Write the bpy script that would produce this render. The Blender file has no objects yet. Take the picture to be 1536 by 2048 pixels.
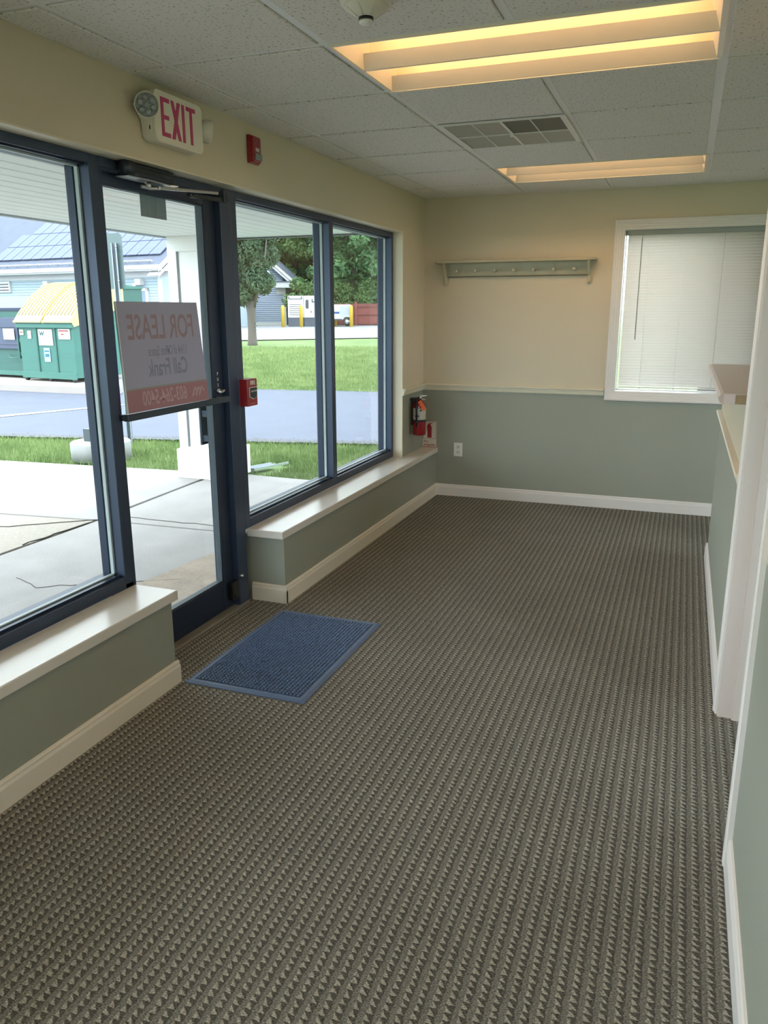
import bpy, bmesh, math, random
import numpy as np
from mathutils import Vector, Matrix
R = math.radians
sc = bpy.context.scene
COL = sc.collection
random.seed(7); rng = np.random.default_rng(7)

# ------------------------------------------------------------------ camera, sky, sun, exposure
cam_d = bpy.data.cameras.new('camera'); cam = bpy.data.objects.new('camera', cam_d); COL.objects.link(cam)
yaw, pitch, roll = -0.3590325584, -0.2499579436, -0.0029156784
cyw, syw, cp, sp = math.cos(yaw), math.sin(yaw), math.cos(pitch), math.sin(pitch)
Fv = Vector((syw*cp, cyw*cp, sp)); rv = Vector((cyw, -syw, 0)); uv_ = rv.cross(Fv)
Rv = rv*math.cos(roll) + uv_*math.sin(roll); Uv = -rv*math.sin(roll) + uv_*math.cos(roll)
m = Matrix((Rv, Uv, -Fv)).transposed().to_4x4(); m.translation = Vector((1.183, -3.226, 1.494)); cam.matrix_world = m
cam_d.sensor_fit = 'VERTICAL'; cam_d.sensor_height = 36; cam_d.lens = 1574.85*36/2048
cam_d.clip_start = .05; cam_d.clip_end = 400
sc.camera = cam
sc.view_settings.view_transform = 'Standard'; sc.view_settings.look = 'None'
sc.view_settings.gamma = 1; sc.view_settings.use_curve_mapping = False
sc.view_settings.exposure = 1.20
w = bpy.data.worlds.new('sky'); sc.world = w; w.use_nodes = True
bg = w.node_tree.nodes['Background']; bg.inputs[0].default_value = (.86, .92, 1.0, 1); bg.inputs[1].default_value = 3.0
sun_d = bpy.data.lights.new('sun', 'SUN'); sun_d.energy = 1.0; sun_d.angle = R(50); sun_d.color = (1, .96, .9)
sun = bpy.data.objects.new('sun', sun_d); COL.objects.link(sun)
sun.rotation_euler = Vector((-.5, -.45, .8)).to_track_quat('Z', 'Y').to_euler(); sun.location = (-10, -10, 20)
LAMP_W = 7.0        # strength of the fluorescent tubes
sc.cycles.max_bounces = 8; sc.cycles.diffuse_bounces = 5; sc.cycles.transparent_max_bounces = 16
sc.cycles.use_denoising = True
sc.cycles.sample_clamp_indirect = 6

# ------------------------------------------------------------------ measured layout (metres)
XW, YF, H = -.797, 2.971, 2.331       # window wall, far wall, ceiling
XR = 1.417                            # right wall
XK = -.680                            # knee wall face
ZS = .398                             # window sill top
HEAD = 2.047                          # head of the storefront opening
XF = -.870                            # storefront inner face
REAR, XO = -6.0, 4.3                  # rear wall, far side of the office

# ------------------------------------------------------------------ materials
MATS = {}
MS = [1.0]      # scales outdoor colours down, so their daylight exposure sits nearer the interior
def s2l(c): return tuple(MS[0]*((v/255)/12.92 if v/255 <= .04045 else ((v/255+.055)/1.055)**2.4) for v in c)
def mat(name, rgb=(200,200,200), rough=.6, metal=0, var=0, vscale=8, bump=0, bscale=80, spec=.5, emit=None, es=0, alpha=None, trans=0, stretch=None, coat=0):
    if name in MATS: return MATS[name]
    m = bpy.data.materials.new(name); m.use_nodes = True; nt = m.node_tree; b = nt.nodes['Principled BSDF']
    c = s2l(rgb); b.inputs['Base Color'].default_value = (*c, 1); b.inputs['Roughness'].default_value = rough
    b.inputs['Metallic'].default_value = metal; b.inputs['Specular IOR Level'].default_value = spec
    if coat: b.inputs['Coat Weight'].default_value = coat; b.inputs['Coat Roughness'].default_value = .15
    if emit: b.inputs['Emission Color'].default_value = (*s2l(emit), 1); b.inputs['Emission Strength'].default_value = es
    tc = nt.nodes.new('ShaderNodeTexCoord'); src = tc.outputs['Object']
    if stretch:
        mp = nt.nodes.new('ShaderNodeMapping'); mp.inputs['Scale'].default_value = stretch; nt.links.new(src, mp.inputs[0]); src = mp.outputs[0]
    if var or 1:
        n = nt.nodes.new('ShaderNodeTexNoise'); n.inputs['Scale'].default_value = vscale; n.inputs['Detail'].default_value = 5; nt.links.new(src, n.inputs['Vector'])
        r = nt.nodes.new('ShaderNodeMapRange'); v = var or .02
        r.inputs['To Min'].default_value = 1-v; r.inputs['To Max'].default_value = 1+v; nt.links.new(n.outputs[0], r.inputs[0])
        x = nt.nodes.new('ShaderNodeVectorMath'); x.operation = 'SCALE'; x.inputs[0].default_value = c; nt.links.new(r.outputs[0], x.inputs['Scale'])
        nt.links.new(x.outputs[0], b.inputs['Base Color'])
    if bump:
        n2 = nt.nodes.new('ShaderNodeTexNoise'); n2.inputs['Scale'].default_value = bscale; n2.inputs['Detail'].default_value = 3; nt.links.new(src, n2.inputs['Vector'])
        bp = nt.nodes.new('ShaderNodeBump'); bp.inputs['Strength'].default_value = bump; bp.inputs['Distance'].default_value = .01
        nt.links.new(n2.outputs[0], bp.inputs['Height']); nt.links.new(bp.outputs[0], b.inputs['Normal'])
    MATS[name] = m; return m
def nodes(m): return m.node_tree, m.node_tree.nodes['Principled BSDF']
def math_n(nt, op, a, b=None, c=None, clamp=False):
    n = nt.nodes.new('ShaderNodeMath'); n.operation = op; n.use_clamp = clamp
    for i, v in enumerate((a, b, c)):
        if v is None: continue
        if isinstance(v, (int, float)): n.inputs[i].default_value = v
        else: nt.links.new(v, n.inputs[i])
    return n.outputs[0]

M_CREAM = mat('cream_paint', (208,197,174), .55, var=.025, vscale=1.5, bump=.05, bscale=120)
M_SAGE = mat('sage_paint', (152,155,142), .5, var=.025, vscale=1.5, bump=.05, bscale=120)
M_TRIM = mat('trim_paint', (222,214,198), .35, var=.02)
M_TRIMW = mat('white_trim_paint', (226,222,218), .35, var=.02)
M_RAIL = mat('cream_trim_paint', (220,213,192), .4, var=.02)
M_SILL = mat('sill_paint', (216,212,205), .24, var=.05, vscale=5, bump=.03, bscale=18)
M_FRAME = mat('hazed_navy_aluminium', (62,75,98), .33, metal=.35, var=.05, bump=.015, bscale=200)  # navy raised by the bluish veil of window glare, put into the colour
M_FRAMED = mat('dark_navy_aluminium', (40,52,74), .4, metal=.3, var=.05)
M_GASKET = mat('pale_gasket', (176,190,196), .5)
M_TEE = mat('grid_white_metal', (226,226,224), .4)
M_TILE = mat('mineral_fibre_tile', (192,189,183), .95, spec=.1)
M_TROF = mat('white_enamel', (232,224,208), .35)
M_BLACK = mat('black_plastic', (24,25,27), .45)
M_CHROME = mat('brushed_metal', (190,192,194), .28, metal=.95, var=.04)
M_DARKMET = mat('dark_bronze_metal', (70,74,80), .35, metal=.8)
M_WHITEP = mat('white_plastic', (228,226,220), .35)
M_OFFW = mat('aged_white_plastic', (216,211,198), .4)
M_RED = mat('red_plastic', (150,24,34), .32, coat=.3)
M_REDP = mat('extinguisher_red', (146,20,32), .25, coat=.6)
M_EXIT = mat('exit_letter_red', (188,62,108), .4)

# ceiling tile: pinholes and fissures
nt, b = nodes(M_TILE)
tc = nt.nodes.new('ShaderNodeTexCoord')
v1 = nt.nodes.new('ShaderNodeTexNoise'); v1.inputs['Scale'].default_value = 95; v1.inputs['Detail'].default_value = 2; nt.links.new(tc.outputs['Object'], v1.inputs[0])
rp = nt.nodes.new('ShaderNodeValToRGB'); rp.color_ramp.elements[0].position = .33; rp.color_ramp.elements[1].position = .40
rp.color_ramp.elements[0].color = (.42,.40,.38,1); rp.color_ramp.elements[1].color = (*s2l((224,221,216)),1); nt.links.new(v1.outputs[0], rp.inputs[0])
nt.links.new(rp.outputs[0], b.inputs['Base Color'])
bp = nt.nodes.new('ShaderNodeBump'); bp.inputs['Strength'].default_value = .35; bp.inputs['Distance'].default_value = .004
nt.links.new(rp.outputs[0], bp.inputs['Height']); nt.links.new(bp.outputs[0], b.inputs['Normal'])

# carpet: rows of sawtooth tufts running along the room
def carpet():
    m = mat('ribbed_loop_carpet', (90,88,78), .95, spec=.05); nt, b = nodes(m)
    tc = nt.nodes.new('ShaderNodeTexCoord')
    wn = nt.nodes.new('ShaderNodeTexNoise'); wn.inputs['Scale'].default_value = 45; wn.inputs['Detail'].default_value = 2; nt.links.new(tc.outputs['Object'], wn.inputs[0])
    off = nt.nodes.new('ShaderNodeVectorMath'); off.operation = 'MULTIPLY_ADD'; off.inputs[1].default_value = (.013,.012,0); nt.links.new(wn.outputs['Color'], off.inputs[0]); nt.links.new(tc.outputs['Object'], off.inputs[2])
    sx = nt.nodes.new('ShaderNodeSeparateXYZ'); nt.links.new(off.outputs[0], sx.inputs[0])
    s = math_n(nt, 'FRACT', math_n(nt, 'DIVIDE', math_n(nt, 'ADD', sx.outputs[0], 10), .032))
    t = math_n(nt, 'FRACT', math_n(nt, 'DIVIDE', math_n(nt, 'ADD', sx.outputs[1], 20), .0205))
    s2 = math_n(nt, 'DIVIDE', s, .58)
    strip = math_n(nt, 'LESS_THAN', s2, 1)
    # light triangle: s2 < t ; dark notch otherwise
    d = math_n(nt, 'SUBTRACT', math_n(nt, 'SUBTRACT', .96, t), s2)
    tri = math_n(nt, 'MULTIPLY_ADD', d, 4.0, .5, clamp=True)
    fine = nt.nodes.new('ShaderNodeTexNoise'); fine.inputs['Scale'].default_value = 1; fine.inputs['Detail'].default_value = 1
    fm = nt.nodes.new('ShaderNodeMapping'); fm.inputs['Scale'].default_value = (170, 520, 1); nt.links.new(tc.outputs['Object'], fm.inputs[0]); nt.links.new(fm.outputs[0], fine.inputs[0])
    yarn = nt.nodes.new('ShaderNodeMapRange'); yarn.inputs[1].default_value = .3; yarn.inputs[2].default_value = .7; yarn.inputs['To Min'].default_value = .35; yarn.inputs['To Max'].default_value = 1.75; nt.links.new(fine.outputs[0], yarn.inputs[0])
    # value = strip ? mix(dark, light, tri) : mid
    ins = math_n(nt, 'MULTIPLY_ADD', tri, CARPET[0]-CARPET[2], CARPET[2])
    inv = math_n(nt, 'SUBTRACT', 1, strip)
    val = math_n(nt, 'ADD', math_n(nt, 'MULTIPLY', ins, strip), math_n(nt, 'MULTIPLY', inv, CARPET[1]))
    big = nt.nodes.new('ShaderNodeTexNoise'); big.inputs['Scale'].default_value = 2.2; big.inputs['Detail'].default_value = 4; nt.links.new(tc.outputs['Object'], big.inputs[0])
    bigr = nt.nodes.new('ShaderNodeMapRange'); bigr.inputs['To Min'].default_value = .82; bigr.inputs['To Max'].default_value = 1.18; nt.links.new(big.outputs[0], bigr.inputs[0])
    val = math_n(nt, 'MULTIPLY', math_n(nt, 'MULTIPLY', val, yarn.outputs[0]), bigr.outputs[0])
    cc = nt.nodes.new('ShaderNodeCombineXYZ')
    nt.links.new(val, cc.inputs[0]); nt.links.new(math_n(nt, 'MULTIPLY', val, .97), cc.inputs[1]); nt.links.new(math_n(nt, 'MULTIPLY', val, .86), cc.inputs[2])
    nt.links.new(cc.outputs[0], b.inputs['Base Color'])
    h = math_n(nt, 'ADD', math_n(nt, 'MULTIPLY', tri, strip), math_n(nt, 'MULTIPLY', inv, .45))
    bp = nt.nodes.new('ShaderNodeBump'); bp.inputs['Strength'].default_value = .6; bp.inputs['Distance'].default_value = .004
    nt.links.new(h, bp.inputs['Height']); nt.links.new(bp.outputs[0], b.inputs['Normal'])
    return m
CARPET = (.33, .175, .090)
M_CARPET = carpet()

def glass_mat():
    m = bpy.data.materials.new('window_glass'); m.use_nodes = True; nt = m.node_tree; nt.nodes.clear()
    o = nt.nodes.new('ShaderNodeOutputMaterial'); t = nt.nodes.new('ShaderNodeBsdfTransparent'); t.inputs[0].default_value = (.93,.97,.96,1)
    g = nt.nodes.new('ShaderNodeBsdfGlossy'); g.inputs['Roughness'].default_value = .02; g.inputs[0].default_value = (.9,.95,1,1)
    lw = nt.nodes.new('ShaderNodeLayerWeight'); lw.inputs[0].default_value = .5
    f = math_n(nt, 'MULTIPLY_ADD', math_n(nt, 'POWER', lw.outputs['Facing'], 5), .9, .035, clamp=True)
    mx = nt.nodes.new('ShaderNodeMixShader'); nt.links.new(f, mx.inputs[0]); nt.links.new(t.outputs[0], mx.inputs[1]); nt.links.new(g.outputs[0], mx.inputs[2]); nt.links.new(mx.outputs[0], o.inputs[0])
    return m
M_GLASS = glass_mat()
def translucent(name, rgb, f=.4, rough=.6):
    m = mat(name, rgb, rough); nt, b = nodes(m); o = nt.nodes['Material Output']
    tr = nt.nodes.new('ShaderNodeBsdfTranslucent'); tr.inputs[0].default_value = (*s2l(rgb), 1)
    mx = nt.nodes.new('ShaderNodeMixShader'); mx.inputs[0].default_value = f
    nt.links.new(b.outputs[0], mx.inputs[1]); nt.links.new(tr.outputs[0], mx.inputs[2]); nt.links.new(mx.outputs[0], o.inputs[0]); return m

# ------------------------------------------------------------------ mesh builder
class MB:
    def __init__(s): s.bm = bmesh.new()
    def _f(s, vs, mi=0):
        try: f = s.bm.faces.new(vs); f.material_index = mi; return f
        except ValueError: return None
    def box(s, x0, x1, y0, y1, z0, z1, mi=0, bev=0, seg=2, rot=None, piv=None):
        b = bmesh.new(); bmesh.ops.create_cube(b, size=1)
        for v in b.verts: v.co = Vector(((x0+x1)/2+v.co.x*(x1-x0), (y0+y1)/2+v.co.y*(y1-y0), (z0+z1)/2+v.co.z*(z1-z0)))
        if bev: bmesh.ops.bevel(b, geom=b.edges[:]+b.verts[:], offset=bev, segments=seg, affect='EDGES', profile=.5)
        s.merge(b, mi, rot, piv); return s
    def merge(s, b, mi=0, rot=None, piv=None):
        if rot is not None:
            p = Vector(piv or (0,0,0))
            for v in b.verts: v.co = rot @ (v.co-p) + p
        mp = {v: s.bm.verts.new(v.co) for v in b.verts}
        for f in b.faces:
            nf = s._f([mp[v] for v in f.verts], mi)
            if nf: nf.smooth = f.smooth
        b.free()
    def prism(s, pts, axis, a0, a1, mi=0, bev=0):
        b = bmesh.new()
        def P(p, a): return {'x': (a, p[0], p[1]), 'y': (p[0], a, p[1]), 'z': (p[0], p[1], a)}[axis]
        A = [b.verts.new(P(p, a0)) for p in pts]; Bv = [b.verts.new(P(p, a1)) for p in pts]
        b.faces.new(A); b.faces.new(Bv[::-1]); n = len(pts)
        for i in range(n): b.faces.new((A[i], Bv[i], Bv[(i+1)%n], A[(i+1)%n]))
        bmesh.ops.recalc_face_normals(b, faces=b.faces)
        if bev: bmesh.ops.bevel(b, geom=b.edges[:]+b.verts[:], offset=bev, segments=2, affect='EDGES', profile=.5)
        s.merge(b, mi); return s
    def lathe(s, prof, c, axis='z', n=24, mi=0, smooth=True):
        ax = Vector({'x': (1,0,0), 'y': (0,1,0), 'z': (0,0,1)}[axis]) if isinstance(axis, str) else Vector(axis).normalized()
        e1 = ax.orthogonal().normalized(); e2 = ax.cross(e1); c = Vector(c); rings = []
        for r, h in prof:
            if r < 1e-6: rings.append([s.bm.verts.new(c+ax*h)])
            else: rings.append([s.bm.verts.new(c+ax*h+(e1*math.cos(2*math.pi*i/n)+e2*math.sin(2*math.pi*i/n))*r) for i in range(n)])
        for A, Bv in zip(rings, rings[1:]):
            for i in range(n):
                a = [A[0]] if len(A) == 1 else [A[i], A[(i+1)%n]]; bb = [Bv[0]] if len(Bv) == 1 else [Bv[(i+1)%n], Bv[i]]
                if len(a)+len(bb) > 2:
                    f = s._f(a+bb, mi)
                    if f: f.smooth = smooth
        for Rg, rev in ((rings[0], True), (rings[-1], False)):
            if len(Rg) > 1: s._f(Rg[::-1] if rev else Rg, mi)
        return s
    def tube(s, pts, r, n=8, mi=0):
        pts = [Vector(p) for p in pts]; rings = []
        rs = r if isinstance(r, (list, tuple)) else [r]*len(pts)
        for i, p in enumerate(pts):
            t = (pts[min(i+1, len(pts)-1)]-pts[max(i-1, 0)]).normalized()
            ref = Vector((0,0,1)) if abs(t.z) < .9 else Vector((1,0,0))
            e1 = t.cross(ref).normalized(); e2 = t.cross(e1)
            rings.append([s.bm.verts.new(p+(e1*math.cos(2*math.pi*k/n)+e2*math.sin(2*math.pi*k/n))*rs[i]) for k in range(n)])
        for A, Bv in zip(rings, rings[1:]):
            for k in range(n):
                f = s._f((A[k], A[(k+1)%n], Bv[(k+1)%n], Bv[k]), mi)
                if f: f.smooth = True
        s._f(rings[0][::-1], mi); s._f(rings[-1], mi); return s
    def quad(s, a, b, c, d, mi=0):
        s._f([s.bm.verts.new(v) for v in (a,b,c,d)], mi); return s
    def obj(s, name, mats, org=(0,0,0), recalc=True):
        if recalc: bmesh.ops.recalc_face_normals(s.bm, faces=s.bm.faces)
        o3 = Vector(org)
        for v in s.bm.verts: v.co -= o3
        me = bpy.data.meshes.new(name); s.bm.to_mesh(me); s.bm.free()
        for mm in (mats if isinstance(mats, (list, tuple)) else [mats]): me.materials.append(mm)
        o = bpy.data.objects.new(name, me); COL.objects.link(o); return o
WO = {}
def tag(o, label=None, cat=None, group=None, kind=None):
    if label: o['label'] = label
    if cat: o['category'] = cat
    if group: o['group'] = group
    if kind: o['kind'] = kind
    return o
def thing(name, loc, label, cat, group=None, rz=0):
    o = bpy.data.objects.new(name, None); COL.objects.link(o); o.location = loc; o.rotation_euler = (0,0,rz); o.empty_display_size = .05
    WO[o.name] = Vector(loc); return tag(o, label, cat, group)
def part(name, mb, mats, parent, label=None, kind=None, local=False):
    org = (0,0,0) if local else WO[parent.name]
    o = mb.obj(name, mats, org); o.parent = parent; WO[o.name] = Vector(org) if not local else Vector()
    return tag(o, label, None, None, kind)
def solo(name, mb, mats, loc, label, cat, group=None, kind=None):
    o = mb.obj(name, mats, loc); o.location = loc; WO[o.name] = Vector(loc); return tag(o, label, cat, group, kind)
def struct(name, mb, mats, label, cat='structure'):
    o = mb.obj(name, mats); WO[o.name] = Vector(); return tag(o, label, cat, None, 'structure')
def dup(o, loc=None, parent=None):
    c = o.copy(); COL.objects.link(c)
    if parent: c.parent = parent
    if loc is not None: c.location = loc
    for ch in o.children: dup(ch, None, c)
    return c
def text_mesh(txt, size, depth=.0008, bold=True, sx=1.0, sy=1.0, spacing=1.0, align='CENTER'):
    cu = bpy.data.curves.new('lettering', 'FONT'); cu.body = txt; cu.size = size; cu.extrude = depth; cu.align_x = align; cu.align_y = 'CENTER'
    cu.offset = .012*size if bold else 0; cu.space_character = spacing; cu.resolution_u = 3
    o = bpy.data.objects.new('lettering', cu); COL.objects.link(o)
    dg = bpy.context.evaluated_depsgraph_get(); me = bpy.data.meshes.new_from_object(o.evaluated_get(dg))
    bpy.data.objects.remove(o); bpy.data.curves.remove(cu)
    for v in me.vertices: v.co.x *= sx; v.co.y *= sy
    return me
def text(name, txt, size, M, mt, parent, world=True, **k):
    me = text_mesh(txt, size, **k); me.transform(M)
    if world: me.transform(Matrix.Translation(-WO[parent.name]))
    me.materials.append(mt); o = bpy.data.objects.new(name, me); COL.objects.link(o); o.parent = parent; WO[o.name] = WO[parent.name]; return o
def basis(origin, ex, ey):
    ex = Vector(ex).normalized(); ey = Vector(ey).normalized(); ez = ex.cross(ey)
    M = Matrix((ex, ey, ez)).transposed().to_4x4(); M.translation = Vector(origin); return M
def rrect(w_, h_, r, n=5, cx=0, cy=0):
    pts = []
    for (sx_, sy_, a0) in ((1,1,0), (-1,1,90), (-1,-1,180), (1,-1,270)):
        for i in range(n+1):
            a = R(a0+90*i/n); pts.append((cx+sx_*(w_/2-r)+r*math.cos(a), cy+sy_*(h_/2-r)+r*math.sin(a)))
    return pts
def extr(mb, prof, p0, p1, out, mi=0):
    """profile (out, z) swept from p0 to p1"""
    p0, p1, out = Vector(p0), Vector(p1), Vector(out); A = []; Bv = []
    for o_, z in prof:
        A.append(mb.bm.verts.new(p0+out*o_+Vector((0,0,z)))); Bv.append(mb.bm.verts.new(p1+out*o_+Vector((0,0,z))))
    n = len(prof); mb._f(A, mi); mb._f(Bv[::-1], mi)
    for i in range(n): mb._f((A[i], Bv[i], Bv[(i+1)%n], A[(i+1)%n]), mi)
    return mb
BASE = [(0,0),(.014,0),(.014,.070),(.012,.076),(.010,.080),(.010,.088),(.006,.094),(0,.096)]
RAILP = [(0,0),(.012,0),(.016,.010),(.014,.016),(.018,.022),(.018,.030),(.026,.036),(.028,.044),(.024,.050),(.010,.052),(0,.052)]

# ------------------------------------------------------------------ floor and ceiling
o = struct('floor', MB().box(-.90, XO+.1, REAR-.1, YF+.12, -.10, 0), M_CARPET, 'dark olive grey ribbed loop carpet covering the whole floor')
T = .6096
ce = MB(); ce.box(-.98, XO+.1, REAR-.1, YF+.12, H+.16, H+.22)
ceil = struct('ceiling', ce, M_TEE, 'suspended ceiling of speckled white tiles in a white metal grid')
TW = .0135
lights = [(-1), (3), (-5)]            # rows holding a troffer, x 0..2T
def cell_special(i, k):
    if i in (0, 1) and k in lights: return True
    return (i, k) == (0, 1)
tile_cache = {}
def tile(x0, x1, y0, y1):
    key = (round(x1-x0, 3), round(y1-y0, 3))
    if key not in tile_cache:
        mb = MB(); mb.box(-key[0]/2, key[0]/2, -key[1]/2, key[1]/2, 0, .022, bev=.003, seg=1); oo = mb.obj('ceiling_tile', M_TILE); tile_cache[key] = oo.data
    else:
        oo = bpy.data.objects.new('ceiling_tile', tile_cache[key]); COL.objects.link(oo)
    oo.location = ((x0+x1)/2, (y0+y1)/2, H + random.uniform(0, .0012)); oo.rotation_euler = (random.uniform(-.001,.001), random.uniform(-.001,.001), 0); oo.parent = ceil
xs = [XW] + [i*T for i in range(-1, 7)] + [XO]
rows = list(range(-10, 5))
for xi in range(len(xs)-1):
    for k in rows:
        y0, y1 = max(k*T, REAR), min((k+1)*T, YF)
        i = xi-1+0 if xi else -2
        i = xi-2 if xi else -2
        if cell_special(i, k): continue
        g = .0165
        tile(xs[xi]+g, xs[xi+1]-g, y0+g, y1-g)
tee = MB()
for i in range(-1, 7):
    tw = .0175 if i == 2 else TW
    if i == 1:      # interrupted where troffers sit
        segs = [(REAR, -5*T), (-4*T, -T), (0, 3*T), (4*T, YF)]
    else: segs = [(REAR, YF)]
    for a, c in segs: tee.box(i*T-tw, i*T+tw, a, c, H+.006, H+.012)
tee.box(XW, XW+.022, REAR, YF, H+.006, H+.0115)
o = tee.obj('grid_runner', M_TEE); o.parent = ceil
tee = MB()
for k in range(-9, 5): tee.box(XW, XO, k*T-.013, k*T+.013, H+.0065, H+.0125)
tee.box(XW, XO, YF-.020, YF, H+.0065, H+.0125); tee.box(XW, XO, REAR, REAR+.02, H+.0065, H+.0125)
o = tee.obj('grid_cross_tee', M_TEE); o.parent = ceil

# ------------------------------------------------------------------ walls
ZB = .87      # underside of the chair rail
wl = MB()     # window wall: material 0 cream, 1 sage, 2 white reveal
XE = -.984
wl.box(XE, XW, REAR, YF, HEAD, H+.16, 0, )
wl.box(XE, XW, 2.458, YF+.12, ZB+.02, HEAD, 0); wl.box(XE, XW, 2.458, YF+.12, ZS, ZB+.02, 1)
wl.box(XE, XW, REAR, -5.60, 0, HEAD, 0)
wl.box(-.98, XK, .258, YF, 0, ZS-.040, 1); wl.box(-.98, XK, REAR, -.719, 0, ZS-.040, 1)
wl.box(XE-.004, -.98, .258, YF+.12, -.1, ZS-.02, 0); wl.box(XE-.004, -.98, REAR, -.719, -.1, ZS-.02, 0)
struct('wall_left', wl, [M_CREAM, M_SAGE], 'cream and sage wall with the dark storefront windows in it')
jb = MB(); jb.box(XF-.01, XW+.002, 2.448, 2.459, ZS, HEAD); jb.box(XF-.01, XW+.0025, -5.6, 2.459, HEAD-.003, HEAD+.004)
struct('trim_1', jb, M_RAIL, 'pale cream drywall return around the storefront opening')
for nm, y0, y1, lb in (('window_sill', .218, YF, 'glossy off-white wooden sill below the two windows right of the door'), ('window_sill', REAR, -.692, 'glossy off-white wooden sill below the window left of the door')):
    mb = MB(); mb.box(-.872, -.664, y0, y1, ZS-.040, ZS, bev=.004)
    solo(nm, mb, M_SILL, (-.77, (y0+y1)/2, ZS-.04), lb, 'sill')
wf = MB()     # far wall with the blind window opening
WX0, WX1, WZ0, WZ1 = .712, 2.36, .905, 2.052
YB = YF+.14
wf.box(XE, WX0, YF, YB, ZB+.02, H+.16, 0); wf.box(XE, WX0, YF, YB, 0, ZB+.02, 1)
wf.box(WX0, WX1, YF, YB, WZ1, H+.16, 0); wf.box(WX0, WX1, YF, YB, 0, .87, 1); wf.box(WX0, WX1, YF, YB, .87, WZ0, 1)
wf.box(WX1, XO+.1, YF, YB, ZB+.02, H+.16, 0); wf.box(WX1, XO+.1, YF, YB, 0, ZB+.02, 1)
struct('wall_far', wf, [M_CREAM, M_SAGE], 'end wall, cream above the chair rail and sage green below')
wr = MB()
XR2 = XR+.125
wr.box(XR, XR2, REAR, -1.095, 0, ZB+.02, 1); wr.box(XR, XR2, REAR, -1.095, ZB+.02, H+.16, 0)
wr.box(XR, XR2, -1.095, -.235, 2.06, H+.16, 0)
wr.box(XR, XR2, -.235, -.12, 0, ZB+.02, 1); wr.box(XR, XR2, -.235, -.12, ZB+.02, H+.16, 0)
wr.box(XR, XR2, -.12, 1.85, 0, ZB+.02, 1); wr.box(XR, XR2, -.12, 1.85, ZB+.02, 1.145, 0)
struct('wall_right', wr, [M_CREAM, M_SAGE], 'right hand wall with a doorway and a half wall under the counter')
struct('wall_rear', MB().box(XE, -.5, REAR-.12, REAR, 0, H+.16).box(1.1, 2.0, REAR-.12, REAR, 0, H+.16).box(3.9, XO+.1, REAR-.12, REAR, 0, H+.16).box(-.5, 1.1, REAR-.12, REAR, 0, .4).box(-.5, 1.1, REAR-.12, REAR, 2.1, H+.16).box(2.0, 3.9, REAR-.12, REAR, 0, .8).box(2.0, 3.9, REAR-.12, REAR, 2.1, H+.16), M_CREAM, 'cream wall behind the viewer')
for nm_, a_, b_, z0_, z1_ in (('added_window_6', -.5, 1.1, .4, 2.1), ('added_window_7', 2.0, 3.9, .8, 2.1)):  # unseen windows added in the rear wall to bring in daylight
    mb = MB(); mb.box(a_, a_+.05, REAR-.09, REAR-.03, z0_, z1_); mb.box(b_-.05, b_, REAR-.09, REAR-.03, z0_, z1_); mb.box(a_, b_, REAR-.09, REAR-.03, z0_, z0_+.05); mb.box(a_, b_, REAR-.09, REAR-.03, z1_-.05, z1_)
    wo_ = struct(nm_, mb, M_TRIMW, 'added unseen window in the wall behind the viewer, bringing in daylight', 'window'); part('pane', MB().box(a_+.05, b_-.05, REAR-.062, REAR-.058, z0_+.05, z1_-.05), M_GLASS, wo_)
for nm_, a_, b_ in (('added_window_8', -3.2, -1.0), ('added_window_9', .2, 2.3)):  # unseen office windows added so more daylight reaches the room
    mb = MB(); mb.box(XO+.03, XO+.09, a_, a_+.05, .8, 2.1); mb.box(XO+.03, XO+.09, b_-.05, b_, .8, 2.1); mb.box(XO+.03, XO+.09, a_, b_, .8, .85); mb.box(XO+.03, XO+.09, a_, b_, 2.05, 2.1)
    wo_ = struct(nm_, mb, M_TRIMW, 'added unseen window on the far side of the office, bringing in daylight', 'window'); part('pane', MB().box(XO+.058, XO+.062, a_+.05, b_-.05, .85, 2.05), M_GLASS, wo_)
struct('wall_office', MB().box(XO, XO+.12, REAR, -3.2, 0, H+.16).box(XO, XO+.12, -1.0, .2, 0, H+.16).box(XO, XO+.12, 2.3, YF, 0, H+.16).box(XO, XO+.12, -3.2, -1.0, 0, .8).box(XO, XO+.12, -3.2, -1.0, 2.1, H+.16).box(XO, XO+.12, .2, 2.3, 0, .8).box(XO, XO+.12, .2, 2.3, 2.1, H+.16), M_CREAM, 'cream wall on the far side of the office')

# baseboards and chair rails
mb = MB(); extr(mb, BASE, (XK, .244, 0), (XK, YF, 0), (1,0,0)); extr(mb, BASE, (XK+.014, .258, 0), (-.872, .258, 0), (0,-1,0))
struct('baseboard_left', mb, M_TRIM, 'off-white baseboard under the right part of the window sill')
mb = MB(); extr(mb, BASE, (XK, -2.6, 0), (XK, -.705, 0), (1,0,0)); extr(mb, BASE, (XK, REAR, 0), (XK, -2.6, 0), (1,0,0))
struct('baseboard_near_left', mb, M_TRIM, 'off-white baseboard under the left window sill')
mb = MB(); extr(mb, BASE, (XK, YF, 0), (XO, YF, 0), (0,-1,0))
struct('baseboard_far', mb, M_TRIMW, 'white baseboard along the far wall')
mb = MB(); extr(mb, BASE, (XR, -.175, 0), (XR, 1.864, 0), (-1,0,0)); extr(mb, BASE, (XR-.012, 1.85, 0), (XR2, 1.85, 0), (0,1,0))
struct('baseboard_right', mb, M_TRIMW, 'white baseboard along the half wall under the counter')
mb = MB(); extr(mb, BASE, (XR, REAR, 0), (XR, -1.155, 0), (-1,0,0))
struct('baseboard_near_right', mb, M_TRIMW, 'white baseboard at the lower right beside the doorway')
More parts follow.
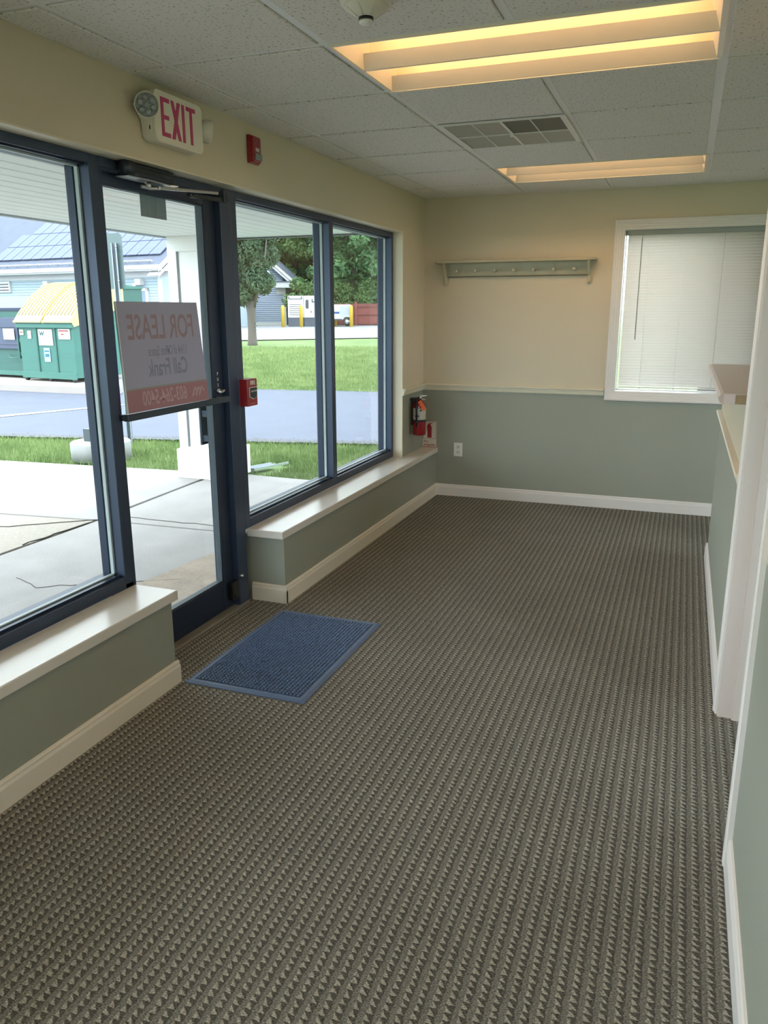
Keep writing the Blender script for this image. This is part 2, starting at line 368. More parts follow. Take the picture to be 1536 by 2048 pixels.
mb = MB(); extr(mb, RAILP, (XW, 2.447, ZB), (XW, YF, ZB), (1,0,0)); extr(mb, RAILP, (XW, YF, ZB), (.636, YF, ZB), (0,-1,0)); extr(mb, RAILP, (2.43, YF, ZB), (XO, YF, ZB), (0,-1,0))
mb.lathe([(0,0),(.010,.002),(.012,.008),(.008,.014),(0,.016)], (XW+.006, 2.452, ZB+.043), 'x', 12)
struct('trim_2', mb, M_RAIL, 'cream chair rail across the far wall and its left corner')
mb = MB(); extr(mb, RAILP, (XR, -.175, ZB), (XR, 1.852, ZB), (-1,0,0))
struct('trim_3', mb, M_TRIM, 'cream chair rail on the half wall under the counter')

# doorway casing on the right wall
mb = MB()
def casing_v(y0, y1, z1=2.06):
    prof = [(0,0),(.010,0),(.012,.1),(.012,.3),(.017,.42),(.017,.80),(.013,.9),(.013,1),(0,1)]
    pts = [(XR-a, y0+(y1-y0)*t) for a, t in prof]
    mb.prism([(p[0], p[1]) for p in pts], 'z', 0, z1)
casing_v(-.235, -.175, 2.12); casing_v(-1.095, -1.155, 2.12)
mb.box(XR-.016, XR, -1.155, -.175, 2.06, 2.12)
struct('trim_4', mb, M_TRIMW, 'white casing around the doorway on the right')
mb = MB()
for yj, s_ in ((-.235, -1), (-1.095, 1)):
    mb.box(XR-.004, XR2+.004, yj, yj+s_*.018, 0, 2.06); mb.box(XR+.045, XR+.08, yj+s_*.018, yj+s_*.030, 0, 2.05, bev=.002)
mb.box(XR-.004, XR2+.004, -1.095, -.235, 2.045, 2.06)
struct('door_2', mb, mat('jamb_paint', (214,203,196), .4), 'open doorway on the right with a painted jamb and stop', 'doorway')

# ------------------------------------------------------------------ storefront windows and glass door
XG = -.925      # glass plane
XB = -.982
def bars(mb, lst, bev=.0025):
    for (y0, y1, z0, z1) in lst: mb.box(XB, XF, y0, y1, z0, z1, bev=bev, seg=1)
def window(name, y0, y1, fl, fr, label):
    """outer limits y0..y1, frame widths left and right; includes interior gasket lines and glass stop"""
    z0, z1 = ZS, HEAD-.003
    mb = MB(); bars(mb, [(y0, y0+fl, z0, z1), (y1-fr, y1, z0, z1), (y0+fl, y1-fr, z1-.032, z1), (y0+fl, y1-fr, z0, z0+.048)])
    o = struct(name, mb, M_FRAME, label, 'window')
    a0, a1, c0, c1 = y0+fl, y1-fr, z0+.048, z1-.032
    st = MB()   # inner stop, set back
    st.box(XG+.006, XF-.020, a0, a1, c0, c0+.010); st.box(XG+.006, XF-.020, a0, a1, c1-.006, c1)
    st.box(XG-.045, XG-.012, a0, a1, c0, c0+.012); st.box(XG-.045, XG-.012, a0, a1, c1-.010, c1); st.box(XG-.045, XG-.012, a1-.012, a1, c0, c1); st.box(XG-.045, XG-.012, a0, a0+.012, c0, c1)
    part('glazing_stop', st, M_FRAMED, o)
    g = MB(); g.box(XG-.006, XG+.009, a1-.009, a1+.0005, c0, c1); g.box(XG-.006, XG+.008, a0-.0005, a0+.007, c0, c1); g.box(XG-.006, XG+.009, a0, a1, c0+.010, c0+.015); g.box(XG-.006, XG+.009, a0, a1, c1-.012, c1-.006)
    part('gasket', g, M_GASKET, o)
    p_ = MB(); p_.box(XG-.003, XG+.003, a0-.006, a1+.006, c0-.005, c1+.005); part('pane', p_, M_GLASS, o)
    return o
window('window_1', -2.60, -.702, .045, .050, 'large storefront window left of the glass door, dumpsters seen through it')
window('added_window_5', -5.60, -2.60, .045, .050, 'added unseen storefront window beside and behind the viewer, bringing in daylight')  # unseen window added to carry extra daylight indoors
window('window_2', .205, 1.376, .050, .050, 'storefront window just right of the glass door with a red pull station at its edge')
window('window_3', 1.376, 2.455, .001, .040, 'narrower storefront window nearest the far corner')
# door frame: header above the door and the jamb on the right
mb = MB(); mb.box(XB, XF, -.702, .205, HEAD-.040, HEAD-.003, bev=.0025, seg=1); mb.box(XB, XF, .115, .205, 0, HEAD-.04, bev=.0025, seg=1)
mb.box(XB, XF, -.755, -.702, 0, ZS+.02, bev=.0025, seg=1); mb.box(XB, -.905, .205, .258, 0, ZS, bev=.002, seg=1)
df = struct('door_frame', mb, M_FRAME, 'dark blue aluminium frame around the glass door', 'door frame')
mb = MB(); mb.box(XB, -.862, -.700, .200, .0, .012, bev=.003); mb.box(XB, -.905, -.700, .205, .012, .020, bev=.003)
for i in range(5): mb.box(-.900+i*.007, -.897+i*.007, -.700, .200, .012, .0145)
struct('threshold', mb, mat('worn_aluminium_threshold', (150,144,134), .5, metal=.3, var=.25, vscale=14, stretch=(1,.3,1)), 'worn grey metal threshold below the glass door', 'threshold')
# the door leaf
DY0, DY1, DXF, DXB = -.697, .105, -.898, -.945
GY0, GY1, GZ0, GZ1 = -.652, .018, .172, 1.957
mb = MB()
door = bpy.data.objects.new('door_1', None); COL.objects.link(door); door.location = (0,0,0); WO['door_1'] = Vector()
tag(door, 'glass entrance door in a dark blue metal frame with a lease sign on it', 'door', None, 'structure')
part('stile', MB().box(DXB, DXF, DY0, GY0, .022, 2.003, bev=.002, seg=1), M_FRAME, door)
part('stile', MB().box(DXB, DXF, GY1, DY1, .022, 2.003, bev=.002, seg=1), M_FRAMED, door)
part('top_rail', MB().box(DXB, DXF, GY0, GY1, GZ1, 2.003, bev=.002, seg=1), M_FRAME, door)
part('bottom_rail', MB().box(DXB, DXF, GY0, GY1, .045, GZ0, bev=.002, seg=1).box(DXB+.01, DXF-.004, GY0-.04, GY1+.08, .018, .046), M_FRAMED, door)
g = MB(); g.box(DXB+.012, DXF-.006, GY1-.006, GY1+.001, GZ0, GZ1); g.box(DXB+.012, DXF-.006, GY0-.001, GY0+.006, GZ0, GZ1); g.box(DXB+.012, DXF-.006, GY0, GY1, GZ1-.005, GZ1); g.box(DXB+.012, DXF-.006, GY0, GY1, GZ0, GZ0+.006)
part('gasket', g, mat('door_gasket_dark', (64,76,84), .6), door)
part('pane', MB().box(-.924, -.918, GY0-.005, GY1+.005, GZ0-.005, GZ1+.005), M_GLASS, door)
pb = MB(); pb.box(-.862, -.838, -.690, .062, 1.074, 1.102, bev=.003); pb.box(-.898, -.86, .03, .06, 1.076, 1.10, bev=.002); pb.box(-.898, -.86, -.69, -.664, 1.076, 1.10, bev=.002)
part('push_bar', pb, mat('push_bar_metal', (74,84,94), .35, metal=.6), door)
lk = MB(); lk.lathe([(.014,0),(.014,.006),(.010,.009),(.010,.014),(0,.014)], (-.898, .056, 1.125), 'x', 16); lk.box(-.886, -.868, .040, .074, 1.118, 1.130, bev=.003, rot=Matrix.Rotation(R(12), 3, 'X'), piv=(-.88,.057,1.125))
part('lock_turn', lk, M_CHROME, door, 'chrome thumb turn')
part('pull_handle', MB().box(-.992, -.980, .022, .100, .862, 1.055, bev=.003).box(-.982, -.944, .03, .09, .88, .91).box(-.982, -.944, .03, .09, 1.00, 1.03), M_FRAMED, door, 'dark plate handle on the outside')
ml = MB(); ml.lathe([(.010,0),(.012,.01),(.006,.02),(0,.021)], (XF, .128, .172), 'x', 12)
part('screw_cap', ml, M_CHROME, df)
ml = MB(); ml.box(-.898, -.866, .045, .112, .06, .155, bev=.006); ml.box(-.872, -.862, .062, .085, .07, .09, bev=.002)
part('floor_bolt', ml, M_BLACK, door)
for i, ch in enumerate('PUSH'):
    text('lettering', ch, .022, basis((-.8975, .060, 1.205-.0265*i), (0,1,0), (0,0,1)), M_WHITEP, door, sx=.8)

# door closer
cl = thing('door_closer', (-.86, -.45, 1.99), 'dark door closer with a folded silver arm on the door head', 'door closer')
cb = MB(); cb.lathe([(0,0),(.026,.002),(.029,.006),(.029,.044),(.024,.05),(.022,.30),(0,.30)], (-.842, -.605, 2.018), 'y', 20)
cb.box(-.872, -.822, -.60, -.30, 1.990, 2.040, bev=.006)
part('closer_body', cb, mat('closer_bronze', (54,62,74), .35, metal=.5), cl)
pl = MB(); pl.prism([(-.87,-.612),(-.815,-.60),(-.808,-.50),(-.815,-.34),(-.80,-.31),(-.87,-.30)], 'z', 1.984, 1.988)
part('cover_plate', pl, M_CHROME, cl, 'bright metal lower cover plate')
ar = MB(); ar.lathe([(.013,0),(.013,-.022),(.008,-.026),(0,-.026)], (-.84, -.455, 1.986), 'z', 14)
ar.tube([(-.84,-.50,1.965),(-.835,-.45,1.962),(-.800,-.43,1.962)], .006, 8)
part('pivot', ar, M_CHROME, cl)
a1 = MB(); a1.box(-.806, -.796, -.44, -.01, 1.958, 1.970, bev=.002, rot=Matrix.Rotation(R(4.5), 3, 'X'), piv=(-.80,-.44,1.962)); part('upper_arm', a1, M_CHROME, cl)
a2 = MB(); a2.box(-.812, -.800, -.22, .035, 1.955, 1.972, bev=.002, rot=Matrix.Rotation(R(3), 3, 'X'), piv=(-.80,-.2,1.96)); a2.tube([(-.806,-.23,1.966),(-.806,-.20,1.962)], .009, 8); part('lower_arm', a2, M_DARKMET, cl)
a3 = MB(); a3.box(-.868, -.796, .030, .062, 1.985, 2.012, bev=.003); a3.box(-.815, -.792, .026, .066, 1.965, 2.020, bev=.004); part('arm_shoe', a3, M_DARKMET, cl)

# lease sign leaning on the push bar (printed on the outer face, the print shows through mirrored)
SB = Vector((-.846, -.679, 1.104)); STp = Vector((-.908, -.624, 1.533))
upv = (STp-SB); hgt = upv.length; upv.normalize(); ev = Vector((0,1,0)); ev = (ev-upv*ev.dot(upv)).normalized()
# the board leans and is slightly racked on the bar
wid = .560
sg = thing('lease_sign', (-.846, -.393, 1.104), 'white and orange FOR LEASE sign seen from behind, leaning on the door glass', 'sign')
def SP(a, b_): return SB + Vector((0,1,0))*(a*(.572 + (.554-.572)*b_/hgt)) + (STp-SB)*(b_/hgt)
nrm = Vector((0,1,0)).cross(upv).normalized()
def slab(mb, a0, a1, b0, b1, t0, t1, mi=0):
    vs = [mb.bm.verts.new(SP(a, b_)+nrm*t) for t in (t0, t1) for (a, b_) in ((a0,b0),(a1,b0),(a1,b1),(a0,b1))]
    for idx in ((0,1,2,3),(7,6,5,4),(0,4,5,1),(1,5,6,2),(2,6,7,3),(3,7,4,0)): mb._f([vs[i] for i in idx], mi)
M_SIGN = translucent('sign_board_white', (166,168,192), .12, .5); M_SIGNO = translucent('sign_band_orange', (166,124,134), .12, .5)
mb = MB(); slab(mb, 0, 1, hgt*.215, hgt, -.002, .002); part('sign_board', mb, M_SIGN, sg)
mb = MB(); slab(mb, 0, 1, 0, hgt*.20, -.002, .002); part('sign_band', mb, M_SIGNO, sg, 'faded orange lower band')
mb = MB(); slab(mb, 0, 1, hgt*.20, hgt*.215, -.002, .002); part('divider', mb, mat('sign_grey_line', (150,152,150), .5), sg)
mb = MB(); slab(mb, -.012, 0, 0, hgt, -.003, .003); part('edge_strip', mb, mat('pale_board_edge', (206,220,226), .5), sg)
def sign_text(txt, size, a, b_, mt, **k):
    c = SP(a, b_)
    n_ = nrm if nrm.x > 0 else -nrm
    M = basis(c + n_*.0028, (0,-1,0), upv)      # mirrored: reads the right way round from outdoors
    me = text_mesh(txt, size, **k)
    for v in me.vertices: v.co.z = 0
    M2 = Matrix((Vector((0,-1,0)), upv, n_)).transposed().to_4x4(); M2.translation = c+n_*.0026
    me.transform(M2); me.transform(Matrix.Translation(-WO[sg.name])); me.materials.append(mt)
    o = bpy.data.objects.new('lettering', me); COL.objects.link(o); o.parent = sg
M_PO = mat('print_orange_faded', (152,132,142), .6); M_PG = mat('print_grey_faded', (132,138,158), .6); M_PW = mat('print_white_faded', (186,160,170), .6)
sign_text('FOR LEASE', .138, .50, hgt*.755, M_PO, sx=.70, sy=1.02, depth=0)
sign_text('1164 sf Office Space', .056, .54, hgt*.535, M_PG, sx=.60, sy=1.0, depth=0)
sign_text('Call Frank', .098, .52, hgt*.375, M_PG, sx=.68, sy=1.0, depth=0)
sign_text('603-264-5400', .083, .44, hgt*.105, M_PW, sx=.66, sy=1.0, depth=0)
mb = MB()
n_ = nrm if nrm.x > 0 else -nrm
for k in range(3):
    a = .80+.045*k
    for (p0, p1) in (((a-.02, hgt*.06),(a+.028, hgt*.145)), ((a+.028, hgt*.145),(a+.058, hgt*.095))):
        c0, c1 = SP(*p0)+n_*.0028, SP(*p1)+n_*.0028; d_ = (c1-c0).normalized(); q = n_.cross(d_)*.0045
        mb.quad(c0-q, c1-q, c1+q, c0+q)
part('logo_mark', mb, M_PW, sg)
nt_ = thing('paper_notice', (-.914, -.325, 1.87), 'grey paper notice with two fold lines taped at the top of the door glass', 'notice')
mb = MB(); mb.box(-.9165, -.9155, -.411, -.239, 1.868, 1.962); part('paper', mb, translucent('grey_paper', (150,166,172), .35, .8), nt_)
for yq in (-.355, -.298): part('fold_line', MB().box(-.9155, -.9150, yq, yq+.0025, 1.868, 1.962), mat('pale_fold', (170,180,180), .8), nt_)

# ------------------------------------------------------------------ exit sign, strobe, pull station
ex = thing('exit_sign', (XW, -.37, 2.12), 'white EXIT sign with red letters and two round emergency lamps above the door', 'exit sign')
EXF = XW+.062
mb = MB(); mb.prism(rrect(.322, .178, .028, 5, -.372, 2.207), 'x', XW+.002, XW+.048, bev=.003); part('housing', mb, M_OFFW, ex)
mb = MB(); mb.prism(rrect(.318, .182, .026, 5, -.366, 2.207), 'x', XW+.046, EXF, bev=.004); part('face_plate', mb, mat('exit_face_plastic', (228,223,208), .45), ex)
LZ0, LZ1 = 2.139, 2.275; tk = .017
def letter_boxes(mb, kind, y0, wd):
    x0, x1 = EXF-.001, EXF+.0015
    if kind == 'E':
        mb.box(x0,x1,y0,y0+tk,LZ0,LZ1)
        for z in (LZ0, (LZ0+LZ1-tk*.9)/2, LZ1-tk*.9): mb.box(x0,x1,y0+tk,y0+wd*(.95 if z != (LZ0+LZ1-tk*.9)/2 else .85),z,z+tk*.9)
    if kind == 'X':
        for s_ in (1,-1):
            yc = y0+wd/2
            mb.prism([(yc-s_*wd/2, LZ0),(yc-s_*wd/2+s_*tk*1.15, LZ0),(yc+s_*wd/2, LZ1),(yc+s_*wd/2-s_*tk*1.15, LZ1)], 'x', x0, x1+.0002*s_)
    if kind == 'I': mb.box(x0,x1,y0,y0+tk,LZ0,LZ1)
    if kind == 'T':
        mb.box(x0,x1,y0,y0+wd,LZ1-tk*.9,LZ1); mb.box(x0,x1,y0+wd/2-tk/2,y0+wd/2+tk/2,LZ0,LZ1-tk*.9)
for ch, y0, wd in (('E',-.488,.058),('X',-.424,.062),('I',-.352,.017),('T',-.322,.062)):
    mb = MB(); letter_boxes(mb, ch, y0, wd); part('letter', mb, M_EXIT, ex)
M_LENS = mat('faceted_clear_lens', (150,156,160), .15, metal=.3, bump=.4, bscale=90)
def lamp_head(yc, zc, ydir, tilt):
    ax = Vector((.62, ydir*.62, -.25 if tilt else -.1)).normalized(); c = Vector((XW+.050, yc, zc))
    mb = MB(); mb.lathe([(0,-.034),(.030,-.030),(.043,-.012),(.0455,.010),(.045,.020),(.0415,.021),(.041,.016),(0,.0155)], c, ax, 28); h = part('lamp_head', mb, M_OFFW, ex)
    mb = MB(); mb.lathe([(.0405,.0165),(.040,.018),(0,.018)], c, ax, 28)
    e1 = ax.orthogonal().normalized(); e2 = ax.cross(e1)
    for i in range(7):
        cc_ = c+(e1*math.cos(i*math.pi/3)+e2*math.sin(i*math.pi/3))*(.0245 if i < 6 else 0)
        mb.lathe([(.0115,.018),(.0105,.021),(.006,.023),(0,.0235)], cc_, ax, 12)
    part('lens', mb, M_LENS, h)
lamp_head(-.560, 2.232, -1, True)
lamp_head(-.165, 2.215, 1, False)
mb = MB(); mb.prism([(-.585,2.235),(-.53,2.26),(-.50,2.26),(-.50,2.13),(-.52,2.12),(-.535,2.15),(-.54,2.19)], 'x', XW+.004, XW+.040, bev=.004); part('lamp_arm', mb, M_OFFW, ex)
mb = MB(); mb.box(XW+.028, XW+.043, -.535, -.528, 2.155, 2.168); part('test_button', mb, mat('test_button_green', (20,48,44), .4), ex)

st = thing('fire_strobe', (XW, .292, 2.165), 'red fire alarm strobe with a clear lens on the wall above the window', 'fire strobe')
mb = MB(); mb.box(XW, XW+.020, .252, .338, 2.164, 2.286, bev=.004); part('body', mb, M_RED, st)
mb = MB(); mb.box(XW+.016, XW+.032, .257, .333, 2.169, 2.281, bev=.006); part('cover', mb, M_RED, st)
mb = MB(); mb.prism([(.268,2.178),(.326,2.178),(.326,2.207),(.268,2.207)], 'x', XW+.030, XW+.042, bev=.004); part('strobe_lens', mb, M_LENS, st)
text('lettering', 'FIRE', .024, basis((XW+.0325, .297, 2.222), (0,1,0), (0,0,1)), M_WHITEP, st, sx=.85)

ps = thing('fire_pull_station', (-.845, .258, 1.03), 'red FIRE pull station on the dark frame right of the door', 'pull station')
mb = MB(); mb.box(-.903, -.824, .208, .305, 1.034, 1.168, bev=.004); part('body', mb, M_RED, ps)
mb = MB(); mb.prism([(.224,1.080),(.262,1.066),(.296,1.080),(.296,1.128),(.224,1.128)], 'x', -.826, -.8215); part('label_border', mb, M_WHITEP, ps)
mb = MB(); mb.prism([(.227,1.082),(.262,1.070),(.293,1.082),(.293,1.125),(.227,1.125)], 'x', -.822, -.8185, bev=.001); part('pull_lever', mb, mat('pull_lever_dark', (34,48,52), .35), ps, 'dark recessed pull lever')
text('lettering', 'FIRE', .030, basis((-.8235, .259, 1.148), (0,1,0), (0,0,1)), M_WHITEP, ps, sx=.95)
text('lettering', 'PULL DOWN', .0105, basis((-.818, .260, 1.108), (0,1,0), (0,0,1)), M_OFFW, ps, sx=.9)
mb = MB(); mb.box(-.8245, -.8232, .232, .29, 1.048, 1.050); mb.box(-.8245, -.8232, .232, .275, 1.042, 1.044); part('small_print', mb, mat('small_print_pink', (200,120,120), .5), ps)

# ------------------------------------------------------------------ ceiling lights, diffuser, smoke detector
M_TUBE = mat('fluorescent_tube', (255,214,150), .5, emit=(255,206,150), es=LAMP_W)
def troffer(y0, label):
    t = thing('ceiling_light', (T, y0+T/2, H), label, 'ceiling light', 'recessed fluorescent lights in the ceiling')
    g = .012; x0, x1, ya, yb = g, 2*T-g, y0+g, y0+T-g
    cells = ((ya, (ya+yb)/2), ((ya+yb)/2, yb))
    top = .115
    h = MB()
    h.box(x0, x1, ya-.004, yb+.004, H+top, H+top+.004)
    h.box(x0-.004, x0, ya, yb, H, H+top); h.box(x1, x1+.004, ya, yb, H, H+top)
    h.box(x0, x1, ya-.004, ya, H, H+top); h.box(x0, x1, yb, yb+.004, H, H+top)
    part('housing', h, M_TROF, t)
    for (a, b_) in cells:
        r = MB()
        # curved reflector behind each tube
        n = 10; prof = []
        for i in range(n+1):
            u = i/n; y = a+.004+(b_-a-.008)*u; z = H+.052+.056*math.sin(math.pi*u)**.55; prof.append((y, z))
        for i in range(n):
            r.quad((x0,)+prof[i], (x1,)+prof[i], (x1,)+prof[i+1], (x0,)+prof[i+1])
        part('reflector', r, M_TROF, t)
        lo = MB()     # louvre blades: wedge hanging below each reflector edge
        lo.prism([(b_, H+.001), (b_+.0, H+.044), (b_-.056, H+.042), (b_-.006, H+.001)], 'x', x0, x1)
        lo.prism([(a, H+.001), (a+.006, H+.001), (a+.030, H+.050), (a, H+.052)], 'x', x0, x1)
        part('louvre', lo, M_TROF, t)
        for xx, s_ in ((x0, 1), (x1, -1)):
            en = MB(); en.prism([(xx, H+.001), (xx+s_*.006, H+.001), (xx+s_*.045, H+.10), (xx, H+.10)], 'y', a, b_)
            part('end_plate', en, M_TROF, t)
        tb = MB(); yc = (a+b_)/2-.01; tb.lathe([(.011,0),(.0127,.004),(.0127,x1-x0-.124),(.011,x1-x0-.12)], (x0+.06, yc, H+.086), 'x', 12)
        part('tube', tb, M_TUBE, t, 'warm white glowing fluorescent tube')
    fr = MB(); fr.box(x0-.004, x1+.006, ya-.006, ya+.004, H-.001, H+.007); fr.box(x0-.004, x1+.006, yb-.004, yb+.008, H-.002, H+.007); fr.box(x0-.004, x0+.003, ya, yb, H-.001, H+.007); fr.box(x1-.003, x1+.012, ya, yb, H-.001, H+.007)
    part('trim_frame', fr, M_TROF, t)
    return t
troffer(-T, 'large warm glowing recessed light with two troughs nearest the viewer')
troffer(3*T, 'smaller looking warm glowing recessed light near the far wall')
troffer(-5*T, 'recessed warm fluorescent light overhead behind the viewer')

df_ = thing('air_vent', (T/2, 1.5*T, H), 'square perforated metal air vent in the ceiling between the two lights', 'air vent')
M_VENT = mat('vent_grey_enamel', (176,176,168), .4); M_VENTD = mat('vent_dark_opening', (58,60,58), .6)
g = .022; vx0, vx1, vy0, vy1 = .012+g, T-.012-g, T+.012+g*.6, 2*T-.012-g*.6
mb = MB(); mb.box(.010, T-.010, T+.010, vy0, H-.003, H+.004); mb.box(.010, T-.010, vy1, 2*T-.010, H-.003, H+.004); mb.box(.010, vx0, vy0, vy1, H-.003, H+.004); mb.box(vx1, T-.010, vy0, vy1, H-.003, H+.004)
part('frame', mb, M_TEE, df_)
def perf(name, rgb, dark):
    m = mat(name, rgb, .45, metal=.2); nt, b = nodes(m); tc = nt.nodes.new('ShaderNodeTexCoord'); sx = nt.nodes.new('ShaderNodeSeparateXYZ'); nt.links.new(tc.outputs['Object'], sx.inputs[0])
    a = math_n(nt, 'SINE', math_n(nt, 'MULTIPLY', sx.outputs[0], 2*math.pi/.008)); c = math_n(nt, 'SINE', math_n(nt, 'MULTIPLY', sx.outputs[1], 2*math.pi/.008))
    hole = math_n(nt, 'GREATER_THAN', math_n(nt, 'ADD', a, c), .45)
    mx = nt.nodes.new('ShaderNodeMix'); mx.data_type = 'RGBA'; nt.links.new(hole, mx.inputs[0]); mx.inputs[6].default_value = (*s2l(rgb),1); mx.inputs[7].default_value = (*s2l(dark),1); nt.links.new(mx.outputs[2], b.inputs['Base Color']); return m
M_P1 = perf('perforated_grey', (184,184,176), (112,112,106)); M_P2 = perf('perforated_dark', (104,104,98), (40,40,38))
xm, ym = (vx0+vx1)/2, (vy0+vy1)/2
for ix in range(4):
    for iy in range(2):
        x0 = vx0+(vx1-vx0)*ix/4; x1 = vx0+(vx1-vx0)*(ix+1)/4; y0, y1 = (vy0, ym) if iy == 0 else (ym, vy1)
        mb = MB(); mb.box(x0+.002, x1-.002, y0+.002, y1-.002, H+.001, H+.003)
        part('perforated_panel', mb, M_P2 if (iy == 0 and ix >= 2) else M_P1, df_, 'darker open vent panel' if (iy == 0 and ix >= 2) else None)
mb = MB()
for ix in range(1, 4): mb.box(vx0+(vx1-vx0)*ix/4-(.006 if ix == 2 else .0025), vx0+(vx1-vx0)*ix/4+(.006 if ix == 2 else .0025), vy0, vy1, H-.002, H+.003)
mb.box(vx0, vx1, ym-.005, ym+.005, H-.003, H+.003)
part('divider', mb, M_TEE, df_); mb = MB(); mb.box(xm-.010, xm+.010, ym-.012, ym+.012, H-.012, H-.001, bev=.002); part('latch', mb, M_WHITEP, df_)

sd = thing('smoke_detector', (.272, -.93, H), 'cream cone shaped smoke detector on the ceiling beside the near light', 'smoke detector')
mb = MB(); mb.lathe([(.072,0),(.072,-.010),(.066,-.016),(0,-.016)], (.272,-.93,H), 'z', 32); part('base_plate', mb, M_OFFW, sd)
mb = MB(); mb.lathe([(.062,-.014),(.060,-.022),(.040,-.034),(.030,-.041),(.024,-.044),(0,-.044)], (.272,-.93,H), 'z', 32)
for i in range(8):
    a = 2*math.pi*i/8; c, s_ = math.cos(a), math.sin(a); mb.tube([(.272+c*.058,-.93+s_*.058,H-.022),(.272+c*.026,-.93+s_*.026,H-.044)], .0022, 6)
part('cone', mb, M_OFFW, sd)
mb = MB(); mb.lathe([(.021,-.044),(.021,-.052),(0,-.052)], (.272,-.93,H), 'z', 24); part('chamber', mb, M_BLACK, sd, 'dark sensing slot')
mb = MB(); mb.lathe([(.020,-.051),(.020,-.057),(.015,-.062),(0,-.063)], (.272,-.93,H), 'z', 24); part('cap', mb, M_WHITEP, sd)

# ------------------------------------------------------------------ far wall: shelf, outlet, blind window
M_SHELF = mat('distressed_green_grey_paint', (182,176,152), .5, var=.16, vscale=9)
sh = thing('peg_shelf', (-.074, YF, 1.70), 'greenish grey wall shelf with seven pegs on the far wall', 'shelf')
pts = [(-.681, YF)] + [(-.681, YF-.085)] + [(-.681+.03*(1-math.cos(R(a))), YF-.085-.03*math.sin(R(a))) for a in range(15, 91, 15)]
pts += [(.533-.03*(1-math.cos(R(a))), YF-.085-.03*math.sin(R(a))) for a in range(90, 0, -15)] + [(.533, YF-.085), (.533, YF)]
mb = MB(); mb.prism(pts, 'z', 1.847, 1.866, bev=.004); part('shelf_board', mb, M_SHELF, sh)
mb = MB(); mb.box(-.610, .478, YF-.016, YF-.001, 1.752, 1.847, bev=.002); part('peg_board', mb, M_SHELF, sh)
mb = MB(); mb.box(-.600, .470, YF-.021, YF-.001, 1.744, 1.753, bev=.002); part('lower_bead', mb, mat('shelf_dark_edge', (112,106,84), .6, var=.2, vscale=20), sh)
for xb in (-.618, .470):
    pr = [(YF-.001,1.846),(YF-.100,1.846),(YF-.100,1.830),(YF-.085,1.815),(YF-.070,1.790),(YF-.050,1.760),(YF-.030,1.742),(YF-.028,1.720),(YF-.030,1.695),(YF-.018,1.684),(YF-.001,1.684)]
    mb = MB(); mb.prism(pr, 'x', xb, xb+.018, bev=.002); part('bracket', mb, M_SHELF, sh)
for i in range(7):
    x = -.520+i*.1485
    mb = MB(); mb.lathe([(.006,.016),(.0055,.040),(.006,.052),(.011,.056),(.013,.062),(.011,.068),(0,.071)], (x, YF, 1.782), (0,-1,.12), 14); part('peg', mb, mat('worn_peg_paint', (190,186,168), .5, var=.25, vscale=40), sh)

ot = thing('wall_outlet', (-.490, YF, .335), 'white double electrical outlet low on the sage wall', 'outlet')
mb = MB(); mb.box(-.527, -.453, YF-.006, YF-.0005, .335, .447, bev=.002); part('cover_plate', mb, M_WHITEP, ot)
for zc in (.412, .370):
    mb = MB(); mb.prism(rrect(.030, .026, .010, 4, -.490, zc), 'y', YF-.008, YF-.005); f_ = part('socket', mb, M_OFFW, ot)
    mb = MB(); mb.box(-.4975, -.4955, YF-.0086, YF-.0078, zc-.001, zc+.008); mb.box(-.4845, -.4825, YF-.0086, YF-.0078, zc-.001, zc+.007); mb.lathe([(.0028,.0078),(.0028,.0086),(0,.0086)], (-.490, YF, zc-.007), (0,-1,0), 10); part('slot', mb, M_BLACK, f_)

# window with blind
def ring_frame(mb, prof, x0, x1, z0, z1, y):
    rings = []
    for wd, dp in prof: rings.append([mb.bm.verts.new(v) for v in ((x0-wd,y-dp,z0-wd),(x1+wd,y-dp,z0-wd),(x1+wd,y-dp,z1+wd),(x0-wd,y-dp,z1+wd))])
    n = len(rings)
    for i in range(n):
        A, Bv = rings[i], rings[(i+1)%n]
        for k in range(4): mb._f((A[k], A[(k+1)%4], Bv[(k+1)%4], Bv[k]))
mb = MB(); ring_frame(mb, [(0,0),(0,.010),(.006,.012),(.018,.012),(.022,.015),(.034,.015),(.040,.018),(.050,.018),(.056,.022),(.066,.022),(.071,.016),(.071,0)], WX0, WX1, WZ0, WZ1, YF)
wc = struct('window_4', mb, M_TRIMW, 'white framed window with closed blinds on the far wall', 'window')
mb = MB()
mb.box(WX0-.004, WX0+.002, YF-.002, YB, WZ0, WZ1); mb.box(WX1-.002, WX1+.004, YF-.002, YB, WZ0, WZ1); mb.box(WX0, WX1, YF-.002, YB, WZ0-.004, WZ0+.002); mb.box(WX0, WX1, YF-.002, YB, WZ1-.002, WZ1+.004)
part('reveal', mb, M_TRIMW, wc)
mb = MB()
for (a, c) in ((WX0-.02, WX0+.006), (1.515, 1.56), (WX1-.006, WX1)): mb.box(a, c, YB-.05, YB-.02, WZ0, WZ1)
mb.box(WX0, WX1, YB-.05, YB-.02, WZ0, WZ0+.012); mb.box(WX0, WX1, YB-.05, YB-.02, WZ1-.03, WZ1)
part('sash', mb, M_TRIMW, wc)
part('pane', MB().box(WX0+.004, WX1-.004, YB-.036, YB-.032, WZ0+.010, WZ1-.028), M_GLASS, wc)
bl = thing('window_blind', (1.5, YF+.03, WZ0), 'closed white horizontal mini blind in the far window', 'blind')
BX0, BX1, YBL = .735, 2.335, YF+.030
M_SLAT = translucent('blind_slat_vinyl', (224,220,214), .30, .4)
